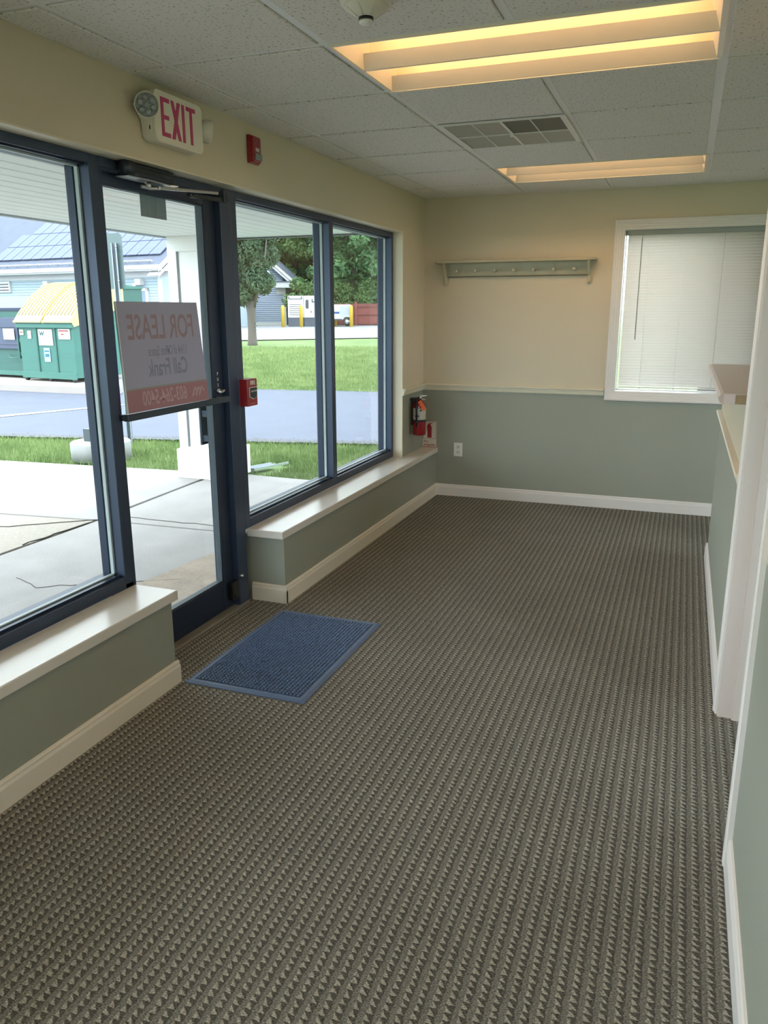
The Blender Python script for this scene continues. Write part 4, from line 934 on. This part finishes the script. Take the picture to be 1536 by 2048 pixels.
def bin2(loc, rz, label, wd=1.8, hx=0, lm=None):
    B_ = thing('dumpster', loc, label, 'dumpster', None, R(rz))
    mb = MB(); mb.prism([(0,.09),(1.5,.09),(1.5,1.62+hx),(.62,1.60+hx),(0,1.42+hx)], 'x', 0, wd); part('body', mb, M_DGD, B_, local=True)
    mb = MB(); mb.prism([(-.02,1.42+hx),(.62,1.60+hx),(1.52,1.62+hx),(1.52,1.66+hx),(.60,1.70+hx),(-.04,1.48+hx)], 'x', -.03, wd+.03); lid = part('lid', mb, lm or M_DB, B_, local=True)
    mb = MB(); mb.box(.12, wd-.12, -.05, .0, .62, 1.28, bev=.01); mb.box(.12, wd-.12, -.07, -.04, 1.08, 1.12); mb.box(.12, wd-.12, -.07, -.04, .72, .76); part('front_panel', mb, M_DB, B_, 'dark blue black plastic front door', local=True)
    mb = MB(); mb.box(wd-.55, wd-.2, -.075, -.070, .82, 1.05); part('sticker', mb, M_STK, B_, local=True)
    mb = MB(); mb.tube([(wd-.5,-.03,.50),(wd-.38,-.10,.44),(wd-.05,-.10,.44)], .012, 6); mb.box(0,wd,-.02,0,.06,.16); part('bar', mb, M_DG, B_, local=True); return B_
bin2((-14.05, 10.45, .1), -7, 'green dumpster with a blue black front panel left of the yellow lidded one', 2.0)
bin2((-12.78, 11.62, .1), -2, 'green dumpster behind the lease sign, partly hidden by the road sign', 1.62, .30, M_DG)

# house beyond the parking area: long facade with solar roof, gable end towards the lawn
C1 = Vector((-24.75, 32.60, .4)); C2 = C1+Vector((.09, .996, 0))*8.4
fd = Vector((-.996, .09, 0)); gd = (C2-C1); gd.z = 0; gl = gd.length; gd.normalize()
EZ = 3.62
hs = thing('house', C1, 'long pale blue clapboard building with grey roof and solar panels', 'building')
M_SID = mat('pale_blue_siding', (206,228,240), .6, var=.02); M_SID2 = mat('gable_blue_siding', (212,228,255), .6); M_ROOF = mat('grey_shingle', (112,120,140), .9, var=.2, vscale=2.5, bump=.3, bscale=20)
M_SOL = mat('solar_cell_blue', (120,130,168), .55, spec=.2, var=.05, vscale=1); M_HW = mat('house_white_trim', (255,255,255), .5)
Lf = 34.0
def HP(a, g_, z): return C1 + fd*a + gd*g_ + Vector((0,0,z-C1.z))
def hbox(mb, a0, a1, g0, g1, z0, z1, mi=0):
    vs = [mb.bm.verts.new(HP(a, g_, z)) for z in (z0, z1) for (a, g_) in ((a0,g0),(a1,g0),(a1,g1),(a0,g1))]
    for idx in ((0,1,2,3),(4,7,6,5),(0,4,5,1),(1,5,6,2),(2,6,7,3),(3,7,4,0)): mb._f([vs[i] for i in idx], mi)
RZ = EZ+4.3; gm = gl*.70
mb = MB(); hbox(mb, 0, Lf, .12, gl, .2, EZ)
part('wall', mb, M_SID, hs)
for i in range(22):      # facade boards
    z0 = .55+.145*i
    if z0 > EZ-.1: break
    mb = MB(); hbox(mb, 0, Lf, .06+.0, .13, z0, z0+.13); part('siding_board', mb, M_SID, hs)
mb = MB(); vs = [mb.bm.verts.new(HP(-.02, g_, z)) for g_, z in ((0,EZ),(gl,EZ),(gm,RZ))]; mb._f(vs); part('gable', mb, M_SID2, hs)
mb = MB()
for (g0, g1) in ((-.75, gm), (gl+.75, gm)):
    za = EZ+.12; zc = RZ+.35
    mb.quad(HP(-.7,g0,za), HP(Lf,g0,za), HP(Lf,g1,zc), HP(-.7,g1,zc)); mb.quad(HP(-.7,g0,za-.1), HP(Lf,g0,za-.1), HP(Lf,g1,zc-.1), HP(-.7,g1,zc-.1))
part('roof', mb, M_ROOF, hs)
mb = MB(); hbox(mb, -.75, Lf, -.85, -.75, EZ-.02, EZ+.18); hbox(mb, -.75, Lf, -.75, .1, EZ-.10, EZ-.02); hbox(mb, -.75, Lf, .0, .14, EZ-.38, EZ-.10)
for (g0, g1) in ((-.85, gm), (gl+.85, gm)):
    za, zc = EZ+.12, RZ+.38
    a = HP(-.78,g0,za); b_ = HP(-.78,g1,zc)
    for (o0, o1) in ((0,-.30),(-.38,-.55)):
        mb.quad(a+Vector((0,0,o0)), b_+Vector((0,0,o0)), b_+Vector((0,0,o1)), a+Vector((0,0,o1)))
    mb.quad(HP(-.78,g0,za-.45), HP(0,g0,za-.45), HP(0,g1,zc-.45), HP(-.78,g1,zc-.45))
hbox(mb, -.75, .02, gl-.1, gl+.9, EZ-.35, EZ+.05); hbox(mb, -.10, .06, gl-.16, gl, .4, EZ); hbox(mb, -.10, .06, 0, .16, .4, EZ); hbox(mb, -.09, 0, 0, gl, .3, .58)
part('white_trim', mb, M_HW, hs)
# solar panels on the facade roof
sl = Vector((gd.x, gd.y, 0))*(gm+.75) + Vector((0,0,RZ+.35-EZ-.12)); Ls = sl.length; sl.normalize(); up = fd.cross(sl).normalized(); up = up if up.z > 0 else -up
E0 = HP(0, -.75, EZ+.12)
pw, phh = .78, 1.42
mb0 = MB(); 
for (a, b__) in (((0,0),(pw-.05,phh-.06)),):
    vs = []
    for hgt_ in (0, .05):
        for (u_, v_) in ((0,0),(b__[0],0),(b__[0],b__[1]),(0,b__[1])): vs.append(mb0.bm.verts.new(fd*u_+sl*v_+up*hgt_))
    for idx in ((0,1,2,3),(4,5,6,7),(0,4,5,1),(1,5,6,2),(2,6,7,3),(3,7,4,0)): mb0._f([vs[i] for i in idx])
sp0 = mb0.obj('solar_panel', M_SOL); sp0.parent = hs
first = True
for r_ in range(5):
    for c__ in range(26):
        a_ = -.2+pw*c__
        if a_ > 12.0-.3*r_: continue
        oo = sp0 if first else bpy.data.objects.new('solar_panel', sp0.data)
        if not first: COL.objects.link(oo); oo.parent = hs
        first = False
        oo.location = (E0+fd*a_+sl*(1.0+phh*r_)+up*.06)-C1
mb = MB()
for k in range(36): 
    a_ = .8*k; p0 = E0+fd*a_+sl*.35+up*.04
    for d__ in (-.12,.12): mb.tube([p0+fd*d__, p0+up*.10], .03, 5)
mb.tube([E0+sl*.35+up*.12, E0+fd*28+sl*.35+up*.12], .03, 6)
part('snow_guard', mb, M_HW, hs)
mb = MB(); hbox(mb, .9, 2.0, -.02, .06, .4, 2.55); part('door', mb, mat('house_door_grey', (150,166,190), .5), hs)
mb = MB(); hbox(mb, .75, .9, -.05, .06, .4, 2.7); hbox(mb, 2.0, 2.15, -.05, .06, .4, 2.7); hbox(mb, .75, 2.15, -.05, .06, 2.55, 2.7); part('door_casing', mb, M_HW, hs)
for a_ in (1.0, 7.7):
    mb = MB(); hbox(mb, a_, a_+.35, -.30, .05, 2.85, 3.15); hbox(mb, a_+.4, a_+.6, -.2, .05, 2.8, 2.95); part('flood_light', mb, M_HW, hs)
mb = MB(); hbox(mb, 11.0, 12.1, -.05, .06, 2.6, 3.2)
for k in range(3): hbox(mb, 11.1, 12.0, -.08, -.05, 2.7+.16*k, 2.76+.16*k, 1)
part('louvre_vent', mb, [M_HW, M_DARKMET], hs)
mb = MB()       # cross gable on the left part of the roof
q0, q1 = 13.6, 22
mb.quad(HP(q0,-.6,EZ+.9), HP(q0,4,EZ+.9), HP((q0+q1)/2,4,EZ+3.6), HP((q0+q1)/2,-.6,EZ+3.6)); mb.quad(HP(q1,-.6,EZ+.9), HP(q1,4,EZ+.9), HP((q0+q1)/2,4,EZ+3.6), HP((q0+q1)/2,-.6,EZ+3.6)); part('dormer_roof', mb, M_ROOF, hs)
mb = MB(); hbox(mb, q0-.3, q1, -.75, -.5, EZ+.75, EZ+1.2); part('dormer_fascia', mb, M_HW, hs)

# second building: gable end facing the lawn
G0 = Vector((-24.19, 45.57, .5)); gdir = (Vector((-24.17, 39.6, 0))-Vector((-24.19, 45.57, 0)))
gdir = Vector((-.93, -.37, 0)).normalized(); gout = Vector((-gdir.y, gdir.x, 0)); gout = gout if gout.y < 0 else -gout
h2 = thing('house', G0, 'blue clapboard gable wall with white eaves behind the lawn tree', 'building')
def GP(a, o_, z): return G0 + gdir*a + gout*o_ + Vector((0,0,z-G0.z))
def gbox(mb, a0, a1, o0, o1, z0, z1):
    vs = [mb.bm.verts.new(GP(a, o_, z)) for z in (z0, z1) for (a, o_) in ((a0,o0),(a1,o0),(a1,o1),(a0,o1))]
    for idx in ((0,1,2,3),(7,6,5,4),(0,4,5,1),(1,5,6,2),(2,6,7,3),(3,7,4,0)): mb._f([vs[i] for i in idx])
GW, GE, GR = 9.0, 3.75, 3.75+9.0/2*.88
mb = MB(); A_ = [mb.bm.verts.new(GP(*v)) for v in ((0,-.06,.45),(GW,-.06,.45),(GW,-.06,GE),(GW/2,-.06,GR),(0,-.06,GE))]; B__ = [mb.bm.verts.new(GP(*v)) for v in ((0,-9,.45),(GW,-9,.45),(GW,-9,GE),(GW/2,-9,GR),(0,-9,GE))]
mb._f(A_); mb._f(B__[::-1])
for i in range(5): mb._f((A_[i], B__[i], B__[(i+1)%5], A_[(i+1)%5]))
part('wall', mb, mat('siding_gap_blue', (150,170,204), .7), h2)
for i in range(60):
    z0 = .75+.135*i; z1 = z0+.105; a0, a1 = .12, GW-.12
    if z1 > GE: t = (z1-GE)/(GR-GE); a0, a1 = .1+GW/2*t, GW-.1-GW/2*t
    if a1-a0 < .3: break
    mb = MB(); gbox(mb, a0, a1, -.06, .0, z0, z1); part('siding_board', mb, M_SID2, h2)
mb = MB(); sl_ = .88
for sg_ in (0, 1):
    def Q(a, o_, z): return GP(a if sg_ == 0 else GW-a, o_, z)
    for (o0, o1, dz0, dz1) in ((.62, .70, .16, -.12), (.50, .62, -.14, -.34)):
        p0, p1 = (-.85, GE-.85*sl_+.25), (GW/2, GR+.25)
        vs = [mb.bm.verts.new(Q(a, o_, z+dz)) for o_ in (o0, o1) for (a, z, dz) in ((p0[0],p0[1],dz0),(p1[0],p1[1],dz0),(p1[0],p1[1],dz1),(p0[0],p0[1],dz1))]
        for idx in ((0,1,2,3),(7,6,5,4),(0,4,5,1),(1,5,6,2),(2,6,7,3),(3,7,4,0)): mb._f([vs[i] for i in idx])
gbox(mb, -.95, .55, 0, .75, GE-.75, GE-.40); gbox(mb, -.95, .5, 0, .70, GE-.95, GE-.75) if False else None
gbox(mb, -.08, .10, -.05, .04, .45, GE-.7); gbox(mb, .0, GW, -.05, .03, .45, .75); gbox(mb, .1, .5, -.02, .03, GE-1.15, GE-.70)
part('white_trim', mb, M_HW, h2)
mb = MB()
for sg_ in (0, 1):
    Q = (lambda a, o_, z: GP(a, o_, z)) if sg_ == 0 else (lambda a, o_, z: GP(GW-a, o_, z))
    p0, p1 = (-.95, GE-.95*sl_+.42), (GW/2, GR+.42)
    vs = [mb.bm.verts.new(Q(a, o_, z+dz)) for o_ in (.74, -9.4) for (a, z, dz) in ((p0[0],p0[1],.04),(p1[0],p1[1],.04),(p1[0],p1[1],-.04),(p0[0],p0[1],-.04))]
    for idx in ((0,1,2,3),(7,6,5,4),(0,4,5,1),(1,5,6,2),(2,6,7,3),(3,7,4,0)): mb._f([vs[i] for i in idx])
gbox(mb, -1.0, .52, 0, .80, GE-.40, GE-.34)
part('roof', mb, M_ROOF, h2)
gbm = MB(); gbox(gbm, 2.45, 2.62, .0, .06, 1.75, 2.05); gbox(gbm, 2.50, 2.56, .0, .05, .6, 1.75); part('meter_box', gbm, M_HW, h2)

# generator, bollards, trailer, fence
def at(u, dep): return P2((u-768)/1621.0*dep*1.0, dep)       # lateral offset from the view axis at that depth
def pxy(lat, dep, z=0): x, y = P2(lat, dep); return Vector((x, y, z))
rzF = math.atan2(FR.y, FR.x)
def latof(x, y): return (x-C0.x)*FR.x+(y-C0.y)*FR.y
gx0, gx1 = latof(-21.01,39.71), latof(-19.36,40.33)
GN = thing('generator', pxy(gx0, 48.5, .60), 'white standby generator cabinet on a grey base beside the building', 'generator', None, rzF)
gw = gx1-gx0+.1
mb = MB(); mb.box(0, gw*.5-.02, 0, 1.2, 0, .52); mb.box(gw*.5+.02, gw, .02, 1.2, 0, .52); part('base_tank', mb, mat('tank_grey', (96,104,120), .6, var=.2, vscale=3), GN, local=True)
mb = MB(); mb.box(0, gw*.5-.01, -.03, 1.2, .52, 1.78, bev=.015); mb.box(gw*.5+.01, gw, -.03, 1.2, .52, 1.78, bev=.015); part('cabinet', mb, M_HW, GN, local=True)
mb = MB()
for k in range(6): mb.box(.08, gw*.5-.12, -.045, -.03, .68+.115*k, .705+.115*k)
mb.box(.04, .10, -.045, -.03, 1.60, 1.74); mb.box(gw*.5-.14, gw*.5-.08, -.045, -.03, 1.60, 1.74); mb.box(.04, gw*.5-.08, -.045, -.03, 1.58, 1.62)
mb.prism(rrect(.18,.52,.07,4,gw*.5+.22,1.30), 'y', -.045, -.03); mb.box(gw*.5+.50, gw*.5+.56, -.045,-.03,1.42,1.6); mb.box(gw*.5+.66,gw*.5+.74,-.045,-.03,1.42,1.64); mb.box(gw*.5+.50,gw*.5+.74,-.045,-.03,1.40,1.46); mb.box(gw*.5+.42,gw*.5+.47,-.045,-.03,.80,.92)
part('vent_slot', mb, M_DARKMET, GN, local=True)
M_BOL = mat('bollard_yellow', (236,198,52), .5)
def bollard(lat, dep, label):
    p = pxy(lat, dep, gz(*P2(lat, dep))); mb = MB(); mb.lathe([(.105,-.1),(.105,1.12),(.095,1.19),(.05,1.24),(0,1.25)], p, 'z', 16)
    o = solo('bollard', mb, M_BOL, p, label, 'bollard', 'yellow bollards around the generator'); return o
bollard(latof(-21.20,39.64), 47.6, 'yellow bollard in front of the left edge of the white generator')
bollard(latof(-20.2,40.02), 47.6, 'yellow bollard in front of the middle of the white generator')
bollard(latof(-17.45,41.05), 47.6, 'yellow bollard just right of the trailer wheel')
bollard(latof(-18.45,40.7), 49.6, 'yellow bollard half hidden behind the white trailer')
tl0, tl1 = latof(-18.9,40.5), latof(-17.53,41.02)
TR = thing('trailer', pxy(tl0, 47.9, .62), 'white enclosed trailer with a blue stripe in front of the red fence', 'trailer', None, rzF)
tw = tl1-tl0
mb = MB(); mb.box(-.25, tw, 0, 1.5, .42, 1.25, bev=.03); part('body', mb, M_HW, TR, local=True)
mb = MB(); mb.box(-.25, tw+.004, -.006, 0, .72, .84); part('stripe', mb, mat('trailer_blue', (30,84,160), .5), TR, local=True)
mb = MB(); mb.box(tw-.62, tw-.02, -.012, -.002, .50, 1.15); part('side_door', mb, mat('trailer_grey_blue', (196,206,220), .5), TR, local=True)
mb = MB(); mb.lathe([(0,0),(.24,0),(.26,.03),(.26,.17),(0,.17)], (tw-.16, -.10, .26), 'y', 20); wh = part('wheel', mb, M_BLACK, TR, local=True)
mb = MB(); mb.lathe([(0,0),(.13,0),(.13,.02),(0,.02)], (tw-.16, -.125, .26), 'y', 14); part('hub', mb, M_CHROME, wh, local=True)
mb = MB(); mb.prism([(tw-.46,.38),(tw-.40,.52),(tw-.28,.60),(tw-.04,.60),(tw+.04,.52),(tw+.06,.38),(tw+.02,.38),(tw-.05,.54),(tw-.27,.55),(tw-.36,.50),(tw-.42,.38)], 'y', -.14, .05); part('mudguard', mb, M_HW, TR, local=True)
mb = MB(); mb.box(-.25, tw, .1, .2, .34, .42); part('chassis', mb, M_DARKMET, TR, local=True)
FN = thing('fence', pxy(latof(-19.2,40.4), 50.5, .60), 'brick red wooden fence at the foot of the woods', 'fence', None, rzF)
M_FR = mat('red_fence_paint', (150,72,66), .7, var=.08, vscale=3)
mbp = MB(); mbp.box(0, .135, 0, .03, .05, 1.34); pk0 = mbp.obj('fence_board', M_FR); pk0.parent = FN
for k in range(90):
    oo = pk0 if k == 0 else bpy.data.objects.new('fence_board', pk0.data)
    if k: COL.objects.link(oo); oo.parent = FN
    oo.location = (.142*k, random.uniform(-.003,.003), 0)
for k in range(6):
    part('post', MB().box(1.98+2.44*k, 2.12+2.44*k, -.10, .02, 0, 1.46), M_FR, FN, local=True)
mb = MB(); mb.box(0, 12.8, -.06, -.0, .10, .17); mb.box(0,12.8,-.06,0,.66,.73); mb.box(0,12.8,-.06,0,1.14,1.34); part('rail', mb, mat('red_rail_paint', (132,62,58), .7), FN, local=True)

# trees
def leafmat(name, c1, c2):
    m = grassm(name, c1, c2, 1.3); nt, b = nodes(m); b.inputs['Roughness'].default_value = .6
    o = nt.nodes['Material Output']; tr = nt.nodes.new('ShaderNodeBsdfTranslucent'); tr.inputs[0].default_value = (*s2l(c2),1); mx = nt.nodes.new('ShaderNodeMixShader'); mx.inputs[0].default_value = .3
    nt.links.new(b.outputs[0], mx.inputs[1]); nt.links.new(tr.outputs[0], mx.inputs[2]); nt.links.new(mx.outputs[0], o.inputs[0]); return m
def foliage(name, blobs, n, size, mt, droop=0):
    """blobs: (cx,cy,cz,rx,ry,rz); leaves as small folded quads scattered near the blob surfaces"""
    vol = np.array([b_[3]*b_[4]*b_[5] for b_ in blobs])**.67; pr = vol/vol.sum(); idx = rng.choice(len(blobs), n, p=pr); B_ = np.array(blobs)[idx]
    d = rng.normal(size=(n,3)); d /= np.linalg.norm(d, axis=1)[:,None]; rad = rng.random(n)**.35
    c = B_[:,:3]+d*B_[:,3:]*rad[:,None]
    nn = d+rng.normal(size=(n,3))*.6; nn[:,2] += .3; nn /= np.linalg.norm(nn, axis=1)[:,None]
    t = np.cross(nn, rng.normal(size=(n,3))); t /= np.linalg.norm(t, axis=1)[:,None]
    if droop: t[:,2] -= droop; t /= np.linalg.norm(t, axis=1)[:,None]
    b2 = np.cross(nn, t); s_ = size*rng.uniform(.6,1.3,n)[:,None]
    wv = b2*s_*.42
    v = np.stack([c-t*s_, c+wv, c+t*s_, c-wv], 1).reshape(-1,3)
    me = bpy.data.meshes.new(name); me.vertices.add(4*n); me.vertices.foreach_set('co', v.ravel()); me.loops.add(4*n); me.loops.foreach_set('vertex_index', np.arange(4*n)); me.polygons.add(n); me.polygons.foreach_set('loop_start', np.arange(0,4*n,4)); me.update(); me.validate()
    me.materials.append(mt); return me
def leafobj(me, parent):
    o = bpy.data.objects.new('foliage', me); COL.objects.link(o); o.parent = parent; o['kind'] = 'stuff'; return o
M_BARK = mat('grey_bark', (118,110,104), .9, var=.25, vscale=9, stretch=(1,1,.2), bump=.5, bscale=20)
tx, ty = -12.92, 21.39; tz = gz(tx, ty)-.05
LT = thing('lawn_tree', (tx, ty, tz), 'leafy tree with a forked grey trunk standing on the lawn', 'tree')
mb = MB(); mb.tube([(0,0,-.1),(0,0,.15),(.0,0,.6),(.0,0,1.15),(-.02,0,1.5)], [.20,.16,.14,.15,.19], 12)
for (a_, b__) in (((-.06,0,1.35),(-.55,.1,2.4)), ((-.02,0,1.4),(-.15,-.1,2.8)), ((.04,0,1.4),(.25,.05,2.7)), ((.08,0,1.3),(.5,0,2.3)), ((-.08,0,1.25),(-.35,-.2,2.1))):
    A, Bv = Vector(a_), Vector(b__); mb.tube([A, A.lerp(Bv,.5)+Vector((0,0,.06)), Bv, Bv+Vector((Bv.x*.4,0,1.2))], [.09,.06,.045,.02], 8)
for k in range(3): mb.tube([(.13,-.05,.5+.12*k),(.25,-.06,.56+.13*k)], .008, 5)
part('trunk', mb, M_BARK, LT, local=True)
blobs = []
for k in range(80):
    z = random.uniform(1.55, 5.4); rr_ = .85*min(1, .35+(z-1.4)/1.5); a_ = random.uniform(0, 6.28); q = random.random()**.5*rr_
    blobs.append((math.cos(a_)*q-.12, math.sin(a_)*q, z, random.uniform(.28,.42), random.uniform(.28,.42), random.uniform(.3,.45)))
leafobj(foliage('foliage', blobs, 42000, .07, leafmat('lawn_tree_leaf', (74,100,78), (132,156,124)), .5), LT)
kinds = [((96,140,92),(168,198,128)), ((80,128,88),(138,178,122)), ((70,112,76),(122,164,114)), ((104,146,88),(178,202,120))]
protos = []
for ki, (c1, c2) in enumerate(kinds):
    bl_ = []
    for k in range(60):
        z = random.uniform(.8, 11.5); rr_ = 2.4*math.sin(min(1, (z+1.5)/11)*math.pi*.75)**.7; a_ = random.uniform(0, 6.28); q = random.random()**.5*rr_
        bl_.append((math.cos(a_)*q, math.sin(a_)*q, z, random.uniform(.6,1.2), random.uniform(.6,1.2), random.uniform(.45,.8)))
    protos.append((foliage('foliage', bl_, 17000, .17, leafmat('wood_leaf_%d' % ki, c1, c2), .2)))
mb = MB(); mb.tube([(0,0,-.3),(.05,0,1.5),(-.05,.05,4),(.05,0,8),(0,0,11)], [.32,.26,.22,.14,.04], 9); mb.tube([(0,0,3.6),(.8,.2,5.6),(1.4,.3,7.5)], [.13,.09,.03], 7); mb.tube([(0,0,4.5),(-.9,-.2,6.6),(-1.3,0,8)], [.12,.08,.03], 7)
tm = mb.obj('trunk', M_BARK).data; bpy.data.objects.remove(bpy.data.objects['trunk.001'] if 'trunk.001' in bpy.data.objects else [o for o in bpy.data.objects if o.data == tm][0])
spots = [(-19,74,0),(-15.5,72,1),(-12.2,70,2),(-8.9,64.5,0),(-7.5,70,3),(-2.6,58.5,1),(-1.9,54.5,1),(.2,56.5,2),(1.2,53.4,1),(2.6,54.5,3),(5.5,56,1),(-4.4,68,2),(-1.0,63,0),(2.5,61,2),(-12,66,1),(5.5,62,0)]
spots += [(-16,84,2),(-9.5,80,1),(-3.5,74,2),(1.5,70,0),(6.5,72,1)]
words = ['pale green leafy tree', 'mid green leafy tree', 'dark green dense tree', 'yellow green leafy tree']
for i, (lat, dep, ki) in enumerate(spots):
    x, y = P2(lat, dep); t = thing('woodland_tree', (x, y, .6), words[ki]+' in the woods behind the fence', 'tree', 'trees of the woods behind the fence', random.uniform(0,6.28))
    leafobj(protos[ki], t); tr_ = bpy.data.objects.new('trunk', tm); COL.objects.link(tr_); tr_.parent = t
    k_ = 1.12 if i < 15 else 1.55; t.scale = (k_, k_, k_*random.uniform(.9,1.05))
# undergrowth closing the foot of the wood
for i, (lat, dep) in enumerate([(-4.6,52.1),(-2.2,52.2),(0.2,52.2),(2.6,52.4)]):
    x, y = P2(lat, dep); t = thing('bush', (x, y, .6), 'leafy bush at the foot of the woods behind the fence', 'bush', 'bushes at the foot of the woods')
    if i == 0:
        bl_ = [(random.uniform(-1.3,1.3), random.uniform(-.5,.5), random.uniform(.3,2.6), .6,.5,.5) for _ in range(22)]; bush = foliage('foliage', bl_, 6000, .13, leafmat('bush_leaf', (78,120,74), (136,172,108)), .2)
    leafobj(bush, t)
# unseen fin added outside the far window that shades the right part of the blind
struct('blind_shade_fin', MB().box(1.30, 4.4, YB+.22, YB+.42, -.2, 2.9), mat('shade_fin_grey', (120,114,110), .8), 'unseen grey fin added outside the blind window to shade its right part')
